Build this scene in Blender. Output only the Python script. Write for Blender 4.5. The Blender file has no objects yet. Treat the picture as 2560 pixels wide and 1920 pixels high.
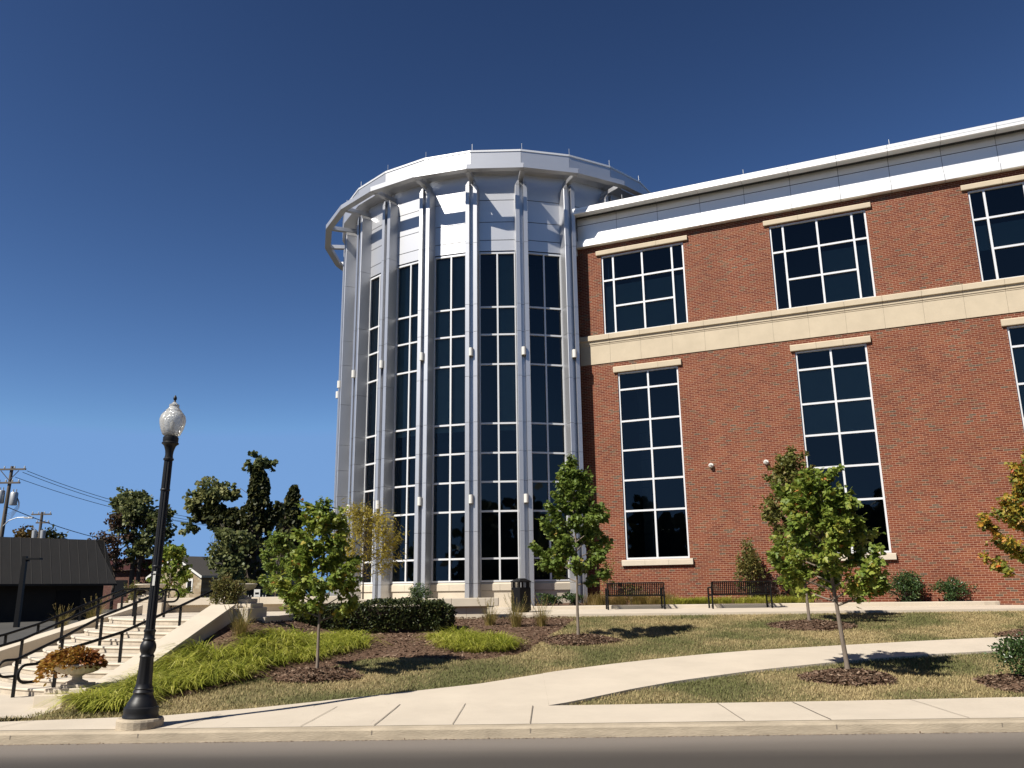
import bpy, math, random
import numpy as np
from mathutils import Vector, Matrix
random.seed(7)
R_ = math.radians
S = bpy.context.scene
COL = S.collection

# ------------------------------------------------------------------ camera
CZ, PITCH, ROLL, FPX = 1.75, R_(13.96), R_(-0.73), 2066.8
cam = bpy.data.cameras.new('camera'); co = bpy.data.objects.new('camera', cam); COL.objects.link(co)
cam.sensor_fit = 'HORIZONTAL'; cam.sensor_width = 36.0; cam.lens = 36.0 * FPX / 2560.0
cam.clip_start = 0.1; cam.clip_end = 3000
_c, _s = math.cos(PITCH), math.sin(PITCH)
r0, u0, f0 = Vector((1, 0, 0)), Vector((0, -_s, _c)), Vector((0, _c, _s))
_cr, _sr = math.cos(ROLL), math.sin(ROLL)
rx = _cr * r0 + _sr * u0; ux = -_sr * r0 + _cr * u0
M4 = Matrix((rx, ux, -f0)).transposed().to_4x4(); M4.translation = Vector((0, 0, CZ))
co.matrix_world = M4
S.camera = co

# ------------------------------------------------------------------ light
SUN_EL, SUN_B = R_(45), R_(40)          # elevation, horizontal travel direction from +X
tosun = Vector((-math.cos(SUN_EL) * math.cos(SUN_B), -math.cos(SUN_EL) * math.sin(SUN_B), math.sin(SUN_EL)))
sl = bpy.data.lights.new('sun', 'SUN'); sl.energy = 5.0; sl.angle = R_(0.53); sl.color = (1.0, 0.945, 0.86)
so = bpy.data.objects.new('sun', sl); COL.objects.link(so)
so.rotation_euler = tosun.to_track_quat('Z', 'Y').to_euler(); so.location = (-40, -40, 60)
EXPO = 0.60; ALB = 2 ** (0.25 - EXPO)
W = bpy.data.worlds.new('World'); S.world = W; W.use_nodes = True
wn = W.node_tree.nodes; wl = W.node_tree.links
sky = wn.new('ShaderNodeTexSky'); sky.sky_type = 'NISHITA'; sky.sun_disc = False
sky.sun_elevation = SUN_EL; sky.sun_rotation = math.atan2(tosun.x, tosun.y)
sky.altitude = 200; sky.air_density = 0.85; sky.dust_density = 0.35; sky.ozone_density = 4.0
# the clear autumn sky: deep overhead, pale towards the horizon
gm = wn.new('ShaderNodeGamma'); gm.inputs[1].default_value = 1.85; wl.new(sky.outputs[0], gm.inputs[0])
gn = wn.new('ShaderNodeMix'); gn.data_type = 'RGBA'; gn.blend_type = 'MULTIPLY'; gn.inputs[0].default_value = 1; gn.inputs[7].default_value = (.468, .36, .264, 1)
wl.new(gm.outputs[0], gn.inputs[6])
# no bright aureole round the sun: each height above the horizon keeps the tone of a clear dry day
tcw = wn.new('ShaderNodeTexCoord'); spw = wn.new('ShaderNodeSeparateXYZ'); wl.new(tcw.outputs['Generated'], spw.inputs[0])
crw = wn.new('ShaderNodeValToRGB'); ew = crw.color_ramp.elements
while len(ew) < 5: ew.new(.5)
for i_, (p_, c_) in enumerate([(0, (1.75, 3.3, 6.1)), (.19, (1.5, 2.9, 5.6)), (.42, (.62, 1.25, 3.0)), (.6, (.27, .60, 1.55)), (1, (.20, .45, 1.25))]): ew[i_].position = p_; ew[i_].color = (*[v / 8 for v in c_], 1)
wl.new(spw.outputs['Z'], crw.inputs[0])
sc8 = wn.new('ShaderNodeVectorMath'); sc8.operation = 'SCALE'; sc8.inputs['Scale'].default_value = 8; wl.new(crw.outputs[0], sc8.inputs[0])
mn = wn.new('ShaderNodeMix'); mn.data_type = 'RGBA'; mn.blend_type = 'DARKEN'; mn.inputs[0].default_value = 1
wl.new(gn.outputs[2], mn.inputs[6]); wl.new(sc8.outputs[0], mn.inputs[7]); wl.new(mn.outputs[2], wn['Background'].inputs[0])
wn['Background'].inputs[1].default_value = 0.1 * ALB
S.view_settings.view_transform = 'Standard'; S.view_settings.look = 'None'
S.view_settings.exposure = EXPO; S.view_settings.gamma = 1.0
S.render.engine = 'CYCLES'
S.cycles.max_bounces = 6; S.cycles.diffuse_bounces = 3; S.cycles.glossy_bounces = 3
S.cycles.transmission_bounces = 4; S.cycles.transparent_max_bounces = 12
S.cycles.caustics_reflective = False; S.cycles.caustics_refractive = False

# ------------------------------------------------------------------ materials
def nmat(name):
    m = bpy.data.materials.new(name); m.use_nodes = True
    return m, m.node_tree.nodes, m.node_tree.links, m.node_tree.nodes['Principled BSDF']

def sc_(c, k=None): return tuple(v * (ALB if k is None else k) for v in c)
def mat(name, col, rough=0.7, metal=0.0, var=0.0, vscale=3.0, bump=0.0, bscale=40.0, spec=0.5, col2=None, stretch=None):
    if metal < .3: col = sc_(col)
    m, n, l, b = nmat(name)
    b.inputs['Base Color'].default_value = (*col, 1); b.inputs['Roughness'].default_value = rough
    b.inputs['Metallic'].default_value = metal; b.inputs['Specular IOR Level'].default_value = spec
    if var or bump:
        tc = n.new('ShaderNodeTexCoord'); src = tc.outputs['Object']
        if stretch:
            mp = n.new('ShaderNodeMapping'); mp.inputs['Scale'].default_value = stretch
            l.new(src, mp.inputs[0]); src = mp.outputs[0]
    if var:
        nz = n.new('ShaderNodeTexNoise'); nz.inputs['Scale'].default_value = vscale; nz.inputs['Detail'].default_value = 7
        nz.inputs['Roughness'].default_value = 0.65
        l.new(src, nz.inputs[0])
        mr = n.new('ShaderNodeMapRange'); mr.inputs[1].default_value = 0.3; mr.inputs[2].default_value = 0.7
        l.new(nz.outputs[0], mr.inputs[0])
        mx = n.new('ShaderNodeMix'); mx.data_type = 'RGBA'
        c2 = col2 if col2 else tuple(c * (1 - var) for c in col)
        c1 = col if col2 else tuple(min(1, c * (1 + var * .6)) for c in col)
        mx.inputs[6].default_value = (*c1, 1); mx.inputs[7].default_value = (*c2, 1)
        l.new(mr.outputs[0], mx.inputs[0]); l.new(mx.outputs[2], b.inputs['Base Color'])
    if bump:
        nb = n.new('ShaderNodeTexNoise'); nb.inputs['Scale'].default_value = bscale; nb.inputs['Detail'].default_value = 5
        l.new(src, nb.inputs[0]); bp = n.new('ShaderNodeBump'); bp.inputs['Strength'].default_value = bump
        bp.inputs['Distance'].default_value = 0.02
        l.new(nb.outputs[0], bp.inputs['Height']); l.new(bp.outputs[0], b.inputs['Normal'])
    return m

def leaf_mat(name, cols, trans=0.35, rough=0.5, spec=0.35):
    """cols: list of (pos, rgb) picked by each leaf's own random value"""
    m, n, l, b = nmat(name)
    at = n.new('ShaderNodeAttribute'); at.attribute_name = 'tint'
    cr = n.new('ShaderNodeValToRGB'); cr.color_ramp.interpolation = 'LINEAR'
    e = cr.color_ramp.elements
    while len(e) < len(cols): e.new(0.5)
    for i, (p, c) in enumerate(cols): e[i].position = p; e[i].color = (*sc_(c), 1)
    l.new(at.outputs['Fac'], cr.inputs[0]); l.new(cr.outputs[0], b.inputs['Base Color'])
    b.inputs['Roughness'].default_value = rough; b.inputs['Specular IOR Level'].default_value = spec
    if trans:
        tr = n.new('ShaderNodeBsdfTranslucent'); l.new(cr.outputs[0], tr.inputs[0])
        ms = n.new('ShaderNodeMixShader'); ms.inputs[0].default_value = trans
        l.new(b.outputs[0], ms.inputs[1]); l.new(tr.outputs[0], ms.inputs[2])
        l.new(ms.outputs[0], n['Material Output'].inputs[0])
    return m

def math_node(n, l, op, a, b=None, c=None):
    x = n.new('ShaderNodeMath'); x.operation = op
    for i, v in enumerate((a, b, c)):
        if v is None: continue
        if isinstance(v, (int, float)): x.inputs[i].default_value = v
        else: l.new(v, x.inputs[i])
    return x.outputs[0]

def brick_mat(name, bw=0.2032, bh=0.0677, mo=0.0088, pal=None, mortar=(.52, .33, .225), horiz='X'):
    m, n, l, b = nmat(name)
    tc = n.new('ShaderNodeTexCoord'); sp = n.new('ShaderNodeSeparateXYZ'); l.new(tc.outputs['Object'], sp.inputs[0])
    X = sp.outputs[horiz]; Zc = sp.outputs['Z']
    rowf = math_node(n, l, 'DIVIDE', Zc, bh); row = math_node(n, l, 'FLOOR', rowf)
    odd = math_node(n, l, 'MULTIPLY', math_node(n, l, 'FLOORED_MODULO', row, 2.0), 0.5)
    cf = math_node(n, l, 'ADD', math_node(n, l, 'DIVIDE', X, bw), odd); colm = math_node(n, l, 'FLOOR', cf)
    fx = math_node(n, l, 'FRACT', cf); fz = math_node(n, l, 'FRACT', rowf)
    ex = math_node(n, l, 'GREATER_THAN', fx, mo / bw); ez = math_node(n, l, 'GREATER_THAN', fz, mo / bh)
    isb = math_node(n, l, 'MULTIPLY', ex, ez)
    cb = n.new('ShaderNodeCombineXYZ'); l.new(row, cb.inputs[0]); l.new(colm, cb.inputs[1])
    wnz = n.new('ShaderNodeTexWhiteNoise'); wnz.noise_dimensions = '2D'; l.new(cb.outputs[0], wnz.inputs[0])
    # a slow drift in the mix of bricks, batch by batch
    nz = n.new('ShaderNodeTexNoise'); nz.inputs['Scale'].default_value = 0.5; nz.inputs['Detail'].default_value = 3
    l.new(tc.outputs['Object'], nz.inputs[0])
    v = math_node(n, l, 'ADD', wnz.outputs[0], math_node(n, l, 'MULTIPLY', math_node(n, l, 'SUBTRACT', nz.outputs[0], .5), .35))
    cr = n.new('ShaderNodeValToRGB'); e = cr.color_ramp.elements
    pal = pal or [(0, (.135, .033, .017)), (.3, (.180, .045, .021)), (.62, (.208, .055, .024)), (.84, (.215, .070, .031)), (.93, (.150, .075, .042)), (1, (.115, .080, .055))]
    while len(e) < len(pal): e.new(.5)
    mortar = sc_(mortar)
    for i, (p, c) in enumerate(pal): e[i].position = p; e[i].color = (*sc_(c), 1)
    l.new(v, cr.inputs[0])
    nz2 = n.new('ShaderNodeTexNoise'); nz2.inputs['Scale'].default_value = 0.9; nz2.inputs['Detail'].default_value = 6
    l.new(tc.outputs['Object'], nz2.inputs[0])
    dirt = n.new('ShaderNodeMapRange'); dirt.inputs[1].default_value = .3; dirt.inputs[2].default_value = .7
    dirt.inputs[3].default_value = .86; dirt.inputs[4].default_value = 1.1; l.new(nz2.outputs[0], dirt.inputs[0])
    mx = n.new('ShaderNodeMix'); mx.data_type = 'RGBA'; mx.inputs[6].default_value = (*mortar, 1)
    l.new(isb, mx.inputs[0]); l.new(cr.outputs[0], mx.inputs[7])
    vm = n.new('ShaderNodeVectorMath'); vm.operation = 'SCALE'; l.new(mx.outputs[2], vm.inputs[0]); l.new(dirt.outputs[0], vm.inputs['Scale'])
    l.new(vm.outputs[0], b.inputs['Base Color']); b.inputs['Roughness'].default_value = .85; b.inputs['Specular IOR Level'].default_value = .25
    bp = n.new('ShaderNodeBump'); bp.inputs['Strength'].default_value = .35; bp.inputs['Distance'].default_value = .006
    l.new(isb, bp.inputs['Height']); l.new(bp.outputs[0], b.inputs['Normal'])
    return m

def glass_mat(name, tint):
    m, n, l, b = nmat(name); n.remove(b)
    tr = n.new('ShaderNodeBsdfTransparent'); tr.inputs[0].default_value = (*tint, 1)
    gl = n.new('ShaderNodeBsdfGlossy'); gl.inputs['Roughness'].default_value = .015; gl.inputs[0].default_value = (.62, .70, .74, 1)
    fr = n.new('ShaderNodeFresnel'); fr.inputs[0].default_value = 1.62
    tc = n.new('ShaderNodeTexCoord'); nz = n.new('ShaderNodeTexNoise'); nz.inputs['Scale'].default_value = .7
    l.new(tc.outputs['Object'], nz.inputs[0]); bp = n.new('ShaderNodeBump'); bp.inputs['Strength'].default_value = .06; bp.inputs['Distance'].default_value = .02
    l.new(nz.outputs[0], bp.inputs['Height']); l.new(bp.outputs[0], gl.inputs['Normal'])
    ms = n.new('ShaderNodeMixShader'); l.new(fr.outputs[0], ms.inputs[0]); l.new(tr.outputs[0], ms.inputs[1]); l.new(gl.outputs[0], ms.inputs[2])
    l.new(ms.outputs[0], n['Material Output'].inputs[0])
    return m

def ground_mat(name, green, dry, soil):
    green, dry, soil = sc_(green), sc_(dry), sc_(soil)
    m, n, l, b = nmat(name)
    tc = n.new('ShaderNodeTexCoord')
    def noise(sc, det=5):
        z = n.new('ShaderNodeTexNoise'); z.inputs['Scale'].default_value = sc; z.inputs['Detail'].default_value = det
        l.new(tc.outputs['Object'], z.inputs[0]); return z.outputs[0]
    mr = n.new('ShaderNodeMapRange'); mr.inputs[1].default_value = .38; mr.inputs[2].default_value = .62; l.new(noise(.55, 6), mr.inputs[0])
    mx = n.new('ShaderNodeMix'); mx.data_type = 'RGBA'; mx.inputs[6].default_value = (*green, 1); mx.inputs[7].default_value = (*dry, 1)
    l.new(mr.outputs[0], mx.inputs[0])
    mr2 = n.new('ShaderNodeMapRange'); mr2.inputs[1].default_value = .5; mr2.inputs[2].default_value = .75; l.new(noise(22, 6), mr2.inputs[0])
    mx2 = n.new('ShaderNodeMix'); mx2.data_type = 'RGBA'; mx2.inputs[7].default_value = (*soil, 1)
    l.new(mx.outputs[2], mx2.inputs[6]); l.new(mr2.outputs[0], mx2.inputs[0]); l.new(mx2.outputs[2], b.inputs['Base Color'])
    b.inputs['Roughness'].default_value = .9; b.inputs['Specular IOR Level'].default_value = .15
    return m

def blade_mat(name, green, dry):
    green, dry = sc_(green), sc_(dry)
    m, n, l, b = nmat(name)
    g = n.new('ShaderNodeNewGeometry'); nz = n.new('ShaderNodeTexNoise'); nz.inputs['Scale'].default_value = .55; nz.inputs['Detail'].default_value = 6
    l.new(g.outputs['Position'], nz.inputs[0])
    at = n.new('ShaderNodeAttribute'); at.attribute_name = 'tint'
    v = math_node(n, l, 'ADD', nz.outputs[0], math_node(n, l, 'MULTIPLY', math_node(n, l, 'SUBTRACT', at.outputs['Fac'], .5), .22))
    mr = n.new('ShaderNodeMapRange'); mr.inputs[1].default_value = .40; mr.inputs[2].default_value = .60; l.new(v, mr.inputs[0])
    mx = n.new('ShaderNodeMix'); mx.data_type = 'RGBA'; mx.inputs[6].default_value = (*green, 1); mx.inputs[7].default_value = (*dry, 1)
    l.new(mr.outputs[0], mx.inputs[0]); l.new(mx.outputs[2], b.inputs['Base Color'])
    b.inputs['Roughness'].default_value = .75; b.inputs['Specular IOR Level'].default_value = .15
    return m

def road_mat():
    m, n, l, b = nmat('asphalt')
    tc = n.new('ShaderNodeTexCoord'); sp = n.new('ShaderNodeSeparateXYZ'); l.new(tc.outputs['Object'], sp.inputs[0])
    nz = n.new('ShaderNodeTexNoise'); nz.inputs['Scale'].default_value = 90; nz.inputs['Detail'].default_value = 6; l.new(tc.outputs['Object'], nz.inputs[0])
    n2 = n.new('ShaderNodeTexNoise'); n2.inputs['Scale'].default_value = .8; n2.inputs['Detail'].default_value = 5
    mp = n.new('ShaderNodeMapping'); mp.inputs['Scale'].default_value = (.25, 1.5, 1); l.new(tc.outputs['Object'], mp.inputs[0]); l.new(mp.outputs[0], n2.inputs[0])
    # asphalt is darker out in the lane and paler along the gutter
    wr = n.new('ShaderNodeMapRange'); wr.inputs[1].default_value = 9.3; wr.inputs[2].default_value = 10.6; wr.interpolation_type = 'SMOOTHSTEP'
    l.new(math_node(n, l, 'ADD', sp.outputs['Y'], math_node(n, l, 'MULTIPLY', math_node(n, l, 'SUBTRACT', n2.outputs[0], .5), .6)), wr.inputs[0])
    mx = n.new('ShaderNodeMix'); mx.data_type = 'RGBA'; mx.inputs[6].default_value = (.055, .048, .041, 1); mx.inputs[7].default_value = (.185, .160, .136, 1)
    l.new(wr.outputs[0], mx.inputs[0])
    mr = n.new('ShaderNodeMapRange'); mr.inputs[1].default_value = .25; mr.inputs[2].default_value = .75; mr.inputs[3].default_value = .65; mr.inputs[4].default_value = 1.3
    l.new(nz.outputs[0], mr.inputs[0])
    vm = n.new('ShaderNodeVectorMath'); vm.operation = 'SCALE'; l.new(mx.outputs[2], vm.inputs[0]); l.new(mr.outputs[0], vm.inputs['Scale'])
    l.new(vm.outputs[0], b.inputs['Base Color']); b.inputs['Roughness'].default_value = .85; b.inputs['Specular IOR Level'].default_value = .3
    bp = n.new('ShaderNodeBump'); bp.inputs['Strength'].default_value = .5; bp.inputs['Distance'].default_value = .01
    l.new(nz.outputs[0], bp.inputs['Height']); l.new(bp.outputs[0], b.inputs['Normal'])
    return m

M = {
 'brick': brick_mat('red_brick'),
 'brick2': brick_mat('old_brick', pal=[(0, (.10, .03, .022)), (.5, (.14, .045, .03)), (1, (.17, .07, .045))], mortar=(.25, .2, .17)),
 'stone': mat('cast_stone', (.62, .52, .375), .8, var=.10, vscale=1.3, bump=.12, bscale=60, spec=.3),
 'stone_pale': mat('pale_cast_stone', (.68, .595, .47), .8, var=.10, vscale=1.2, bump=.12, bscale=60, spec=.3),
 'concrete': mat('concrete', (.66, .575, .46), .85, var=.10, vscale=.9, bump=.2, bscale=70, spec=.25),
 'kerb': mat('kerb_concrete', (.50, .42, .31), .88, var=.25, vscale=5, bump=.35, bscale=50, spec=.2, stretch=(.4, 1, 2)),
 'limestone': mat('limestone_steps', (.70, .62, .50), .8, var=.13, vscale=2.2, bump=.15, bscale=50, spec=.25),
 'riser': mat('shaded_stained_riser', (.56, .48, .375), .85, var=.28, vscale=5, bump=.15, bscale=40, stretch=(1, 1, .5)),  # limestone darkened to put the risers' shade into the colour, plus mottled stain
 'metal': mat('silver_panel', (.58, .585, .60), .41, .66, var=.03, vscale=.7),
 'metal_pil': mat('silver_fin', (.52, .527, .545), .42, .76, var=.03, vscale=.8),
 'metal_white': mat('white_coping', (.80, .80, .79), .38, .35, var=.03, vscale=.8),
 'frame': mat('white_frame', (.82, .83, .84), .35, .1),
 'dark_gap': mat('dark_joint', (.02, .02, .022), .9),
 'joint': mat('sawn_joint', (.26, .22, .17), .9),
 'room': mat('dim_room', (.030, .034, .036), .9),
 'blind': mat('roller_blind', (.50, .58, .54), .85, var=.05, vscale=1.5),
 'glass': glass_mat('tinted_glass', (.46, .57, .58)),
 'black': mat('black_paint', (.012, .012, .013), .46, 0, spec=.35, bump=.05, bscale=120),
 'black_satin': mat('black_satin', (.006, .006, .0065), .5, 0, spec=.18),
 'white': mat('white_plastic', (.78, .76, .70), .45),
 'bark_young': mat('smooth_bark', (.22, .175, .135), .85, var=.3, vscale=14, bump=.4, bscale=40, stretch=(1, 1, .25)),
 'bark': mat('rough_bark', (.10, .075, .055), .9, var=.35, vscale=6, bump=.6, bscale=20, stretch=(1, 1, .25)),
 'wood_pole': mat('weathered_pole', (.15, .125, .10), .9, var=.3, vscale=4, stretch=(1, 1, .1)),
 'grey_steel': mat('galvanised', (.42, .43, .43), .5, .5),
 'mulch': mat('mulch', (.17, .105, .070), .95, var=.5, vscale=26, bump=1.0, bscale=45, spec=.1),
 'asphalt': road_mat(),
 'lawn': ground_mat('lawn_soil', (.125, .122, .050), (.30, .23, .115), (.12, .095, .05)),
 'blade': blade_mat('lawn_blade', (.150, .158, .055), (.46, .36, .18)),
 'lot': mat('lot_ground', (.07, .065, .055), .95, var=.3, vscale=.6),
 'roof_metal': mat('grey_standing_seam', (.080, .072, .060), .6, .2, var=.1, vscale=.5, stretch=(4, 4, .2)),
 'dark_wall': mat('dark_brown_wall', (.035, .028, .02), .9, var=.2, vscale=2),
 'maroon': mat('maroon_fascia', (.085, .014, .012), .6, var=.1, vscale=1),
 'shingle': mat('dark_shingle', (.05, .044, .04), .9, var=.25, vscale=8),
 'terracotta_leaf': None,
 'maple': leaf_mat('maple_leaves', [(0, (.11, .18, .028)), (.5, (.25, .32, .05)), (.86, (.42, .42, .075)), (.95, (.60, .40, .07)), (1, (.68, .21, .08))]),
 'maple_green': leaf_mat('green_maple_leaves', [(0, (.10, .165, .028)), (.6, (.21, .285, .052)), (.97, (.36, .38, .085)), (1, (.40, .24, .05))]),
 'maple_orange': leaf_mat('turning_maple_leaves', [(0, (.10, .15, .028)), (.38, (.22, .26, .045)), (.62, (.50, .37, .05)), (.84, (.62, .26, .04)), (1, (.60, .14, .04))]),
 'maple_dull': leaf_mat('dull_maple_leaves', [(0, (.11, .13, .028)), (.6, (.22, .225, .055)), (.9, (.34, .25, .08)), (1, (.42, .15, .06))]),
 'locust': leaf_mat('yellow_leaflets', [(0, (.24, .21, .03)), (.5, (.42, .34, .045)), (1, (.58, .44, .07))], .4),
 'far_green': leaf_mat('far_leaves', [(0, (.075, .10, .036)), (.6, (.19, .215, .075)), (1, (.36, .35, .13))], .32),
 'far_rust': leaf_mat('rusty_leaves', [(0, (.06, .035, .02)), (.5, (.11, .055, .03)), (1, (.10, .09, .04))], .2),
 'ivy': leaf_mat('ivy_leaves', [(0, (.022, .030, .008)), (.7, (.062, .070, .018)), (1, (.16, .15, .045))], .15),
 'far_yellow': leaf_mat('far_autumn_leaves', [(0, (.10, .075, .02)), (1, (.19, .115, .03))], .2),
 'yew': leaf_mat('yew_needles', [(0, (.018, .030, .009)), (.7, (.050, .068, .018)), (1, (.13, .13, .035))], .1),
 'evergreen': leaf_mat('glossy_evergreen', [(0, (.030, .062, .020)), (.7, (.065, .115, .035)), (1, (.17, .21, .055))], .12, .35),
 'burgundy': leaf_mat('burgundy_leaves', [(0, (.030, .016, .014)), (1, (.075, .038, .030))], .15),
 'barberry': leaf_mat('mixed_shrub_leaves', [(0, (.10, .115, .03)), (.6, (.20, .19, .05)), (1, (.36, .23, .07))], .3),
 'coleus': leaf_mat('rust_gold_leaves', [(0, (.16, .035, .018)), (.35, (.30, .11, .022)), (.75, (.42, .21, .035)), (1, (.46, .30, .06))], .3),
 'trailing': leaf_mat('trailing_leaves', [(0, (.09, .10, .03)), (.6, (.19, .18, .05)), (1, (.27, .17, .07))], .3),
 'hakone': leaf_mat('golden_grass_blades', [(0, (.09, .13, .02)), (.45, (.40, .44, .055)), (.8, (.72, .70, .14)), (1, (.90, .86, .32))], .40, .55, .25),
 'fountain': leaf_mat('tan_grass_blades', [(0, (.16, .165, .04)), (.4, (.33, .25, .07)), (1, (.55, .41, .18))], .3, .6, .2),
 'chips': leaf_mat('wood_chips', [(0, (.06, .035, .022)), (.6, (.17, .105, .07)), (1, (.33, .24, .17))], 0, .9, .1),
}
# frosted acrylic of the lamp globe
def globe_mat():
    m, n, l, b = nmat('acrylic_globe'); n.remove(b)
    tr = n.new('ShaderNodeBsdfTransparent'); tr.inputs[0].default_value = (.90, .91, .90, 1)
    gl = n.new('ShaderNodeBsdfGlossy'); gl.inputs['Roughness'].default_value = .12
    df = n.new('ShaderNodeBsdfTranslucent'); df.inputs[0].default_value = (.95, .95, .92, 1)
    d2 = n.new('ShaderNodeBsdfDiffuse'); d2.inputs[0].default_value = (.92, .92, .89, 1)
    tc = n.new('ShaderNodeTexCoord'); vo = n.new('ShaderNodeTexVoronoi'); vo.inputs['Scale'].default_value = 60; l.new(tc.outputs['Object'], vo.inputs[0])
    bp = n.new('ShaderNodeBump'); bp.inputs['Strength'].default_value = .8; bp.inputs['Distance'].default_value = .01; l.new(vo.outputs[0], bp.inputs['Height'])
    for s in (gl, df, d2): l.new(bp.outputs[0], s.inputs['Normal'])
    m1 = n.new('ShaderNodeMixShader'); m1.inputs[0].default_value = .5; l.new(df.outputs[0], m1.inputs[1]); l.new(d2.outputs[0], m1.inputs[2])
    m2 = n.new('ShaderNodeMixShader'); m2.inputs[0].default_value = .72; l.new(tr.outputs[0], m2.inputs[1]); l.new(m1.outputs[0], m2.inputs[2])
    fr = n.new('ShaderNodeFresnel'); fr.inputs[0].default_value = 1.45
    m3 = n.new('ShaderNodeMixShader'); l.new(fr.outputs[0], m3.inputs[0]); l.new(m2.outputs[0], m3.inputs[1]); l.new(gl.outputs[0], m3.inputs[2])
    l.new(m3.outputs[0], n['Material Output'].inputs[0])
    return m
M['globe'] = globe_mat()

# ------------------------------------------------------------------ mesh helpers
class MB:
    def __init__(s): s.v = []; s.f = []
    def quad(s, a, b, c, d):
        i = len(s.v); s.v += [tuple(a), tuple(b), tuple(c), tuple(d)]; s.f.append((i, i + 1, i + 2, i + 3))
    def box(s, x0, x1, y0, y1, z0, z1):
        i = len(s.v)
        s.v += [(x0, y0, z0), (x1, y0, z0), (x1, y1, z0), (x0, y1, z0), (x0, y0, z1), (x1, y0, z1), (x1, y1, z1), (x0, y1, z1)]
        s.f += [(i, i + 3, i + 2, i + 1), (i + 4, i + 5, i + 6, i + 7), (i, i + 1, i + 5, i + 4), (i + 1, i + 2, i + 6, i + 5), (i + 2, i + 3, i + 7, i + 6), (i + 3, i, i + 4, i + 7)]
    def prism(s, pts, z0, z1, top=None):
        """pts counter-clockwise in plan; z may be callables of (x,y)"""
        n = len(pts); i = len(s.v); t = top or pts
        g = lambda z, p: z(*p) if callable(z) else z
        s.v += [(p[0], p[1], g(z0, p)) for p in pts] + [(p[0], p[1], g(z1, p)) for p in t]
        s.f.append(tuple(range(i + n - 1, i - 1, -1))); s.f.append(tuple(range(i + n, i + 2 * n)))
        for k in range(n): s.f.append((i + k, i + (k + 1) % n, i + n + (k + 1) % n, i + n + k))
    def sweep(s, prof, x0, x1):
        """profile of (y,z) points, extruded along x"""
        n = len(prof); i = len(s.v)
        s.v += [(x0, y, z) for y, z in prof] + [(x1, y, z) for y, z in prof]
        for k in range(n): s.f.append((i + k, i + (k + 1) % n, i + n + (k + 1) % n, i + n + k))
        s.f.append(tuple(range(i + n - 1, i - 1, -1))); s.f.append(tuple(range(i + n, i + 2 * n)))
    def tube(s, path, rad, seg=8, cap=True):
        path = [Vector(p) for p in path]; n = len(path)
        rr = rad if isinstance(rad, (list, tuple)) else [rad] * n
        i0 = len(s.v); up = None
        for k, p in enumerate(path):
            d = (path[min(k + 1, n - 1)] - path[max(k - 1, 0)]).normalized()
            if up is None: up = d.orthogonal().normalized()
            up = (up - d * up.dot(d)).normalized(); w = d.cross(up)
            for j in range(seg):
                a = 2 * math.pi * j / seg; s.v.append(tuple(p + (up * math.cos(a) + w * math.sin(a)) * rr[k]))
        for k in range(n - 1):
            for j in range(seg):
                a = i0 + k * seg + j; b = i0 + k * seg + (j + 1) % seg; s.f.append((a, b, b + seg, a + seg))
        if cap:
            s.f.append(tuple(range(i0 + seg - 1, i0 - 1, -1))); s.f.append(tuple(range(i0 + (n - 1) * seg, i0 + n * seg)))
    def lathe(s, prof, seg=32, c=(0, 0, 0), flute=None):
        i0 = len(s.v); n = len(prof)
        for k, (r, z) in enumerate(prof):
            for j in range(seg):
                a = 2 * math.pi * j / seg; q = r * (1 + (flute[k] if flute else 0) * math.cos(a * seg / 4)) if flute else r
                s.v.append((c[0] + q * math.cos(a), c[1] + q * math.sin(a), c[2] + z))
        for k in range(n - 1):
            for j in range(seg):
                a = i0 + k * seg + j; b = i0 + k * seg + (j + 1) % seg; s.f.append((a, b, b + seg, a + seg))
        s.f.append(tuple(range(i0 + seg - 1, i0 - 1, -1))); s.f.append(tuple(range(i0 + (n - 1) * seg, i0 + n * seg)))
    def build(s, name, m, parent=None, smooth=False, bevel=0.0):
        me = bpy.data.meshes.new(name); me.from_pydata(s.v, [], s.f); me.update()
        me.materials.append(m)
        if smooth:
            me.polygons.foreach_set('use_smooth', [True] * len(me.polygons))
            me.set_sharp_from_angle(angle=R_(40))
        return link(name, me, parent, bevel)

def link(name, me, parent=None, bevel=0.0):
    o = bpy.data.objects.new(name, me); COL.objects.link(o)
    if parent: o.parent = parent
    if bevel:
        b = o.modifiers.new('b', 'BEVEL'); b.width = bevel; b.segments = 2; b.limit_method = 'ANGLE'; b.angle_limit = R_(40)
    return o

def empty(name, loc=(0, 0, 0), rz=0.0):
    o = bpy.data.objects.new(name, None); COL.objects.link(o); o.location = loc; o.rotation_euler = (0, 0, rz); o.empty_display_size = .2
    return o

def tag(o, label, cat, group=None, kind=None):
    if label: o['label'] = label
    if cat: o['category'] = cat
    if group: o['group'] = group
    if kind: o['kind'] = kind
    return o

def struct(o, kind='structure'): o['kind'] = kind; return o

def copy_tree(o, parent=None):
    c = o.copy(); COL.objects.link(c)
    if parent: c.parent = parent
    for ch in list(o.children): copy_tree(ch, c)
    return c

def raw_mesh(name, verts, counts, idx, m, tint=None, parent=None):
    me = bpy.data.meshes.new(name)
    me.vertices.add(len(verts)); me.vertices.foreach_set('co', np.asarray(verts, np.float32).ravel())
    me.loops.add(len(idx)); me.loops.foreach_set('vertex_index', np.asarray(idx, np.int32))
    me.polygons.add(len(counts)); st = np.concatenate([[0], np.cumsum(counts)[:-1]]).astype(np.int32)
    me.polygons.foreach_set('loop_start', st)
    me.update(calc_edges=True); me.validate()
    if tint is not None:
        a = me.attributes.new('tint', 'FLOAT', 'FACE'); a.data.foreach_set('value', np.asarray(tint, np.float32))
    me.materials.append(m)
    return link(name, me, parent)

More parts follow.
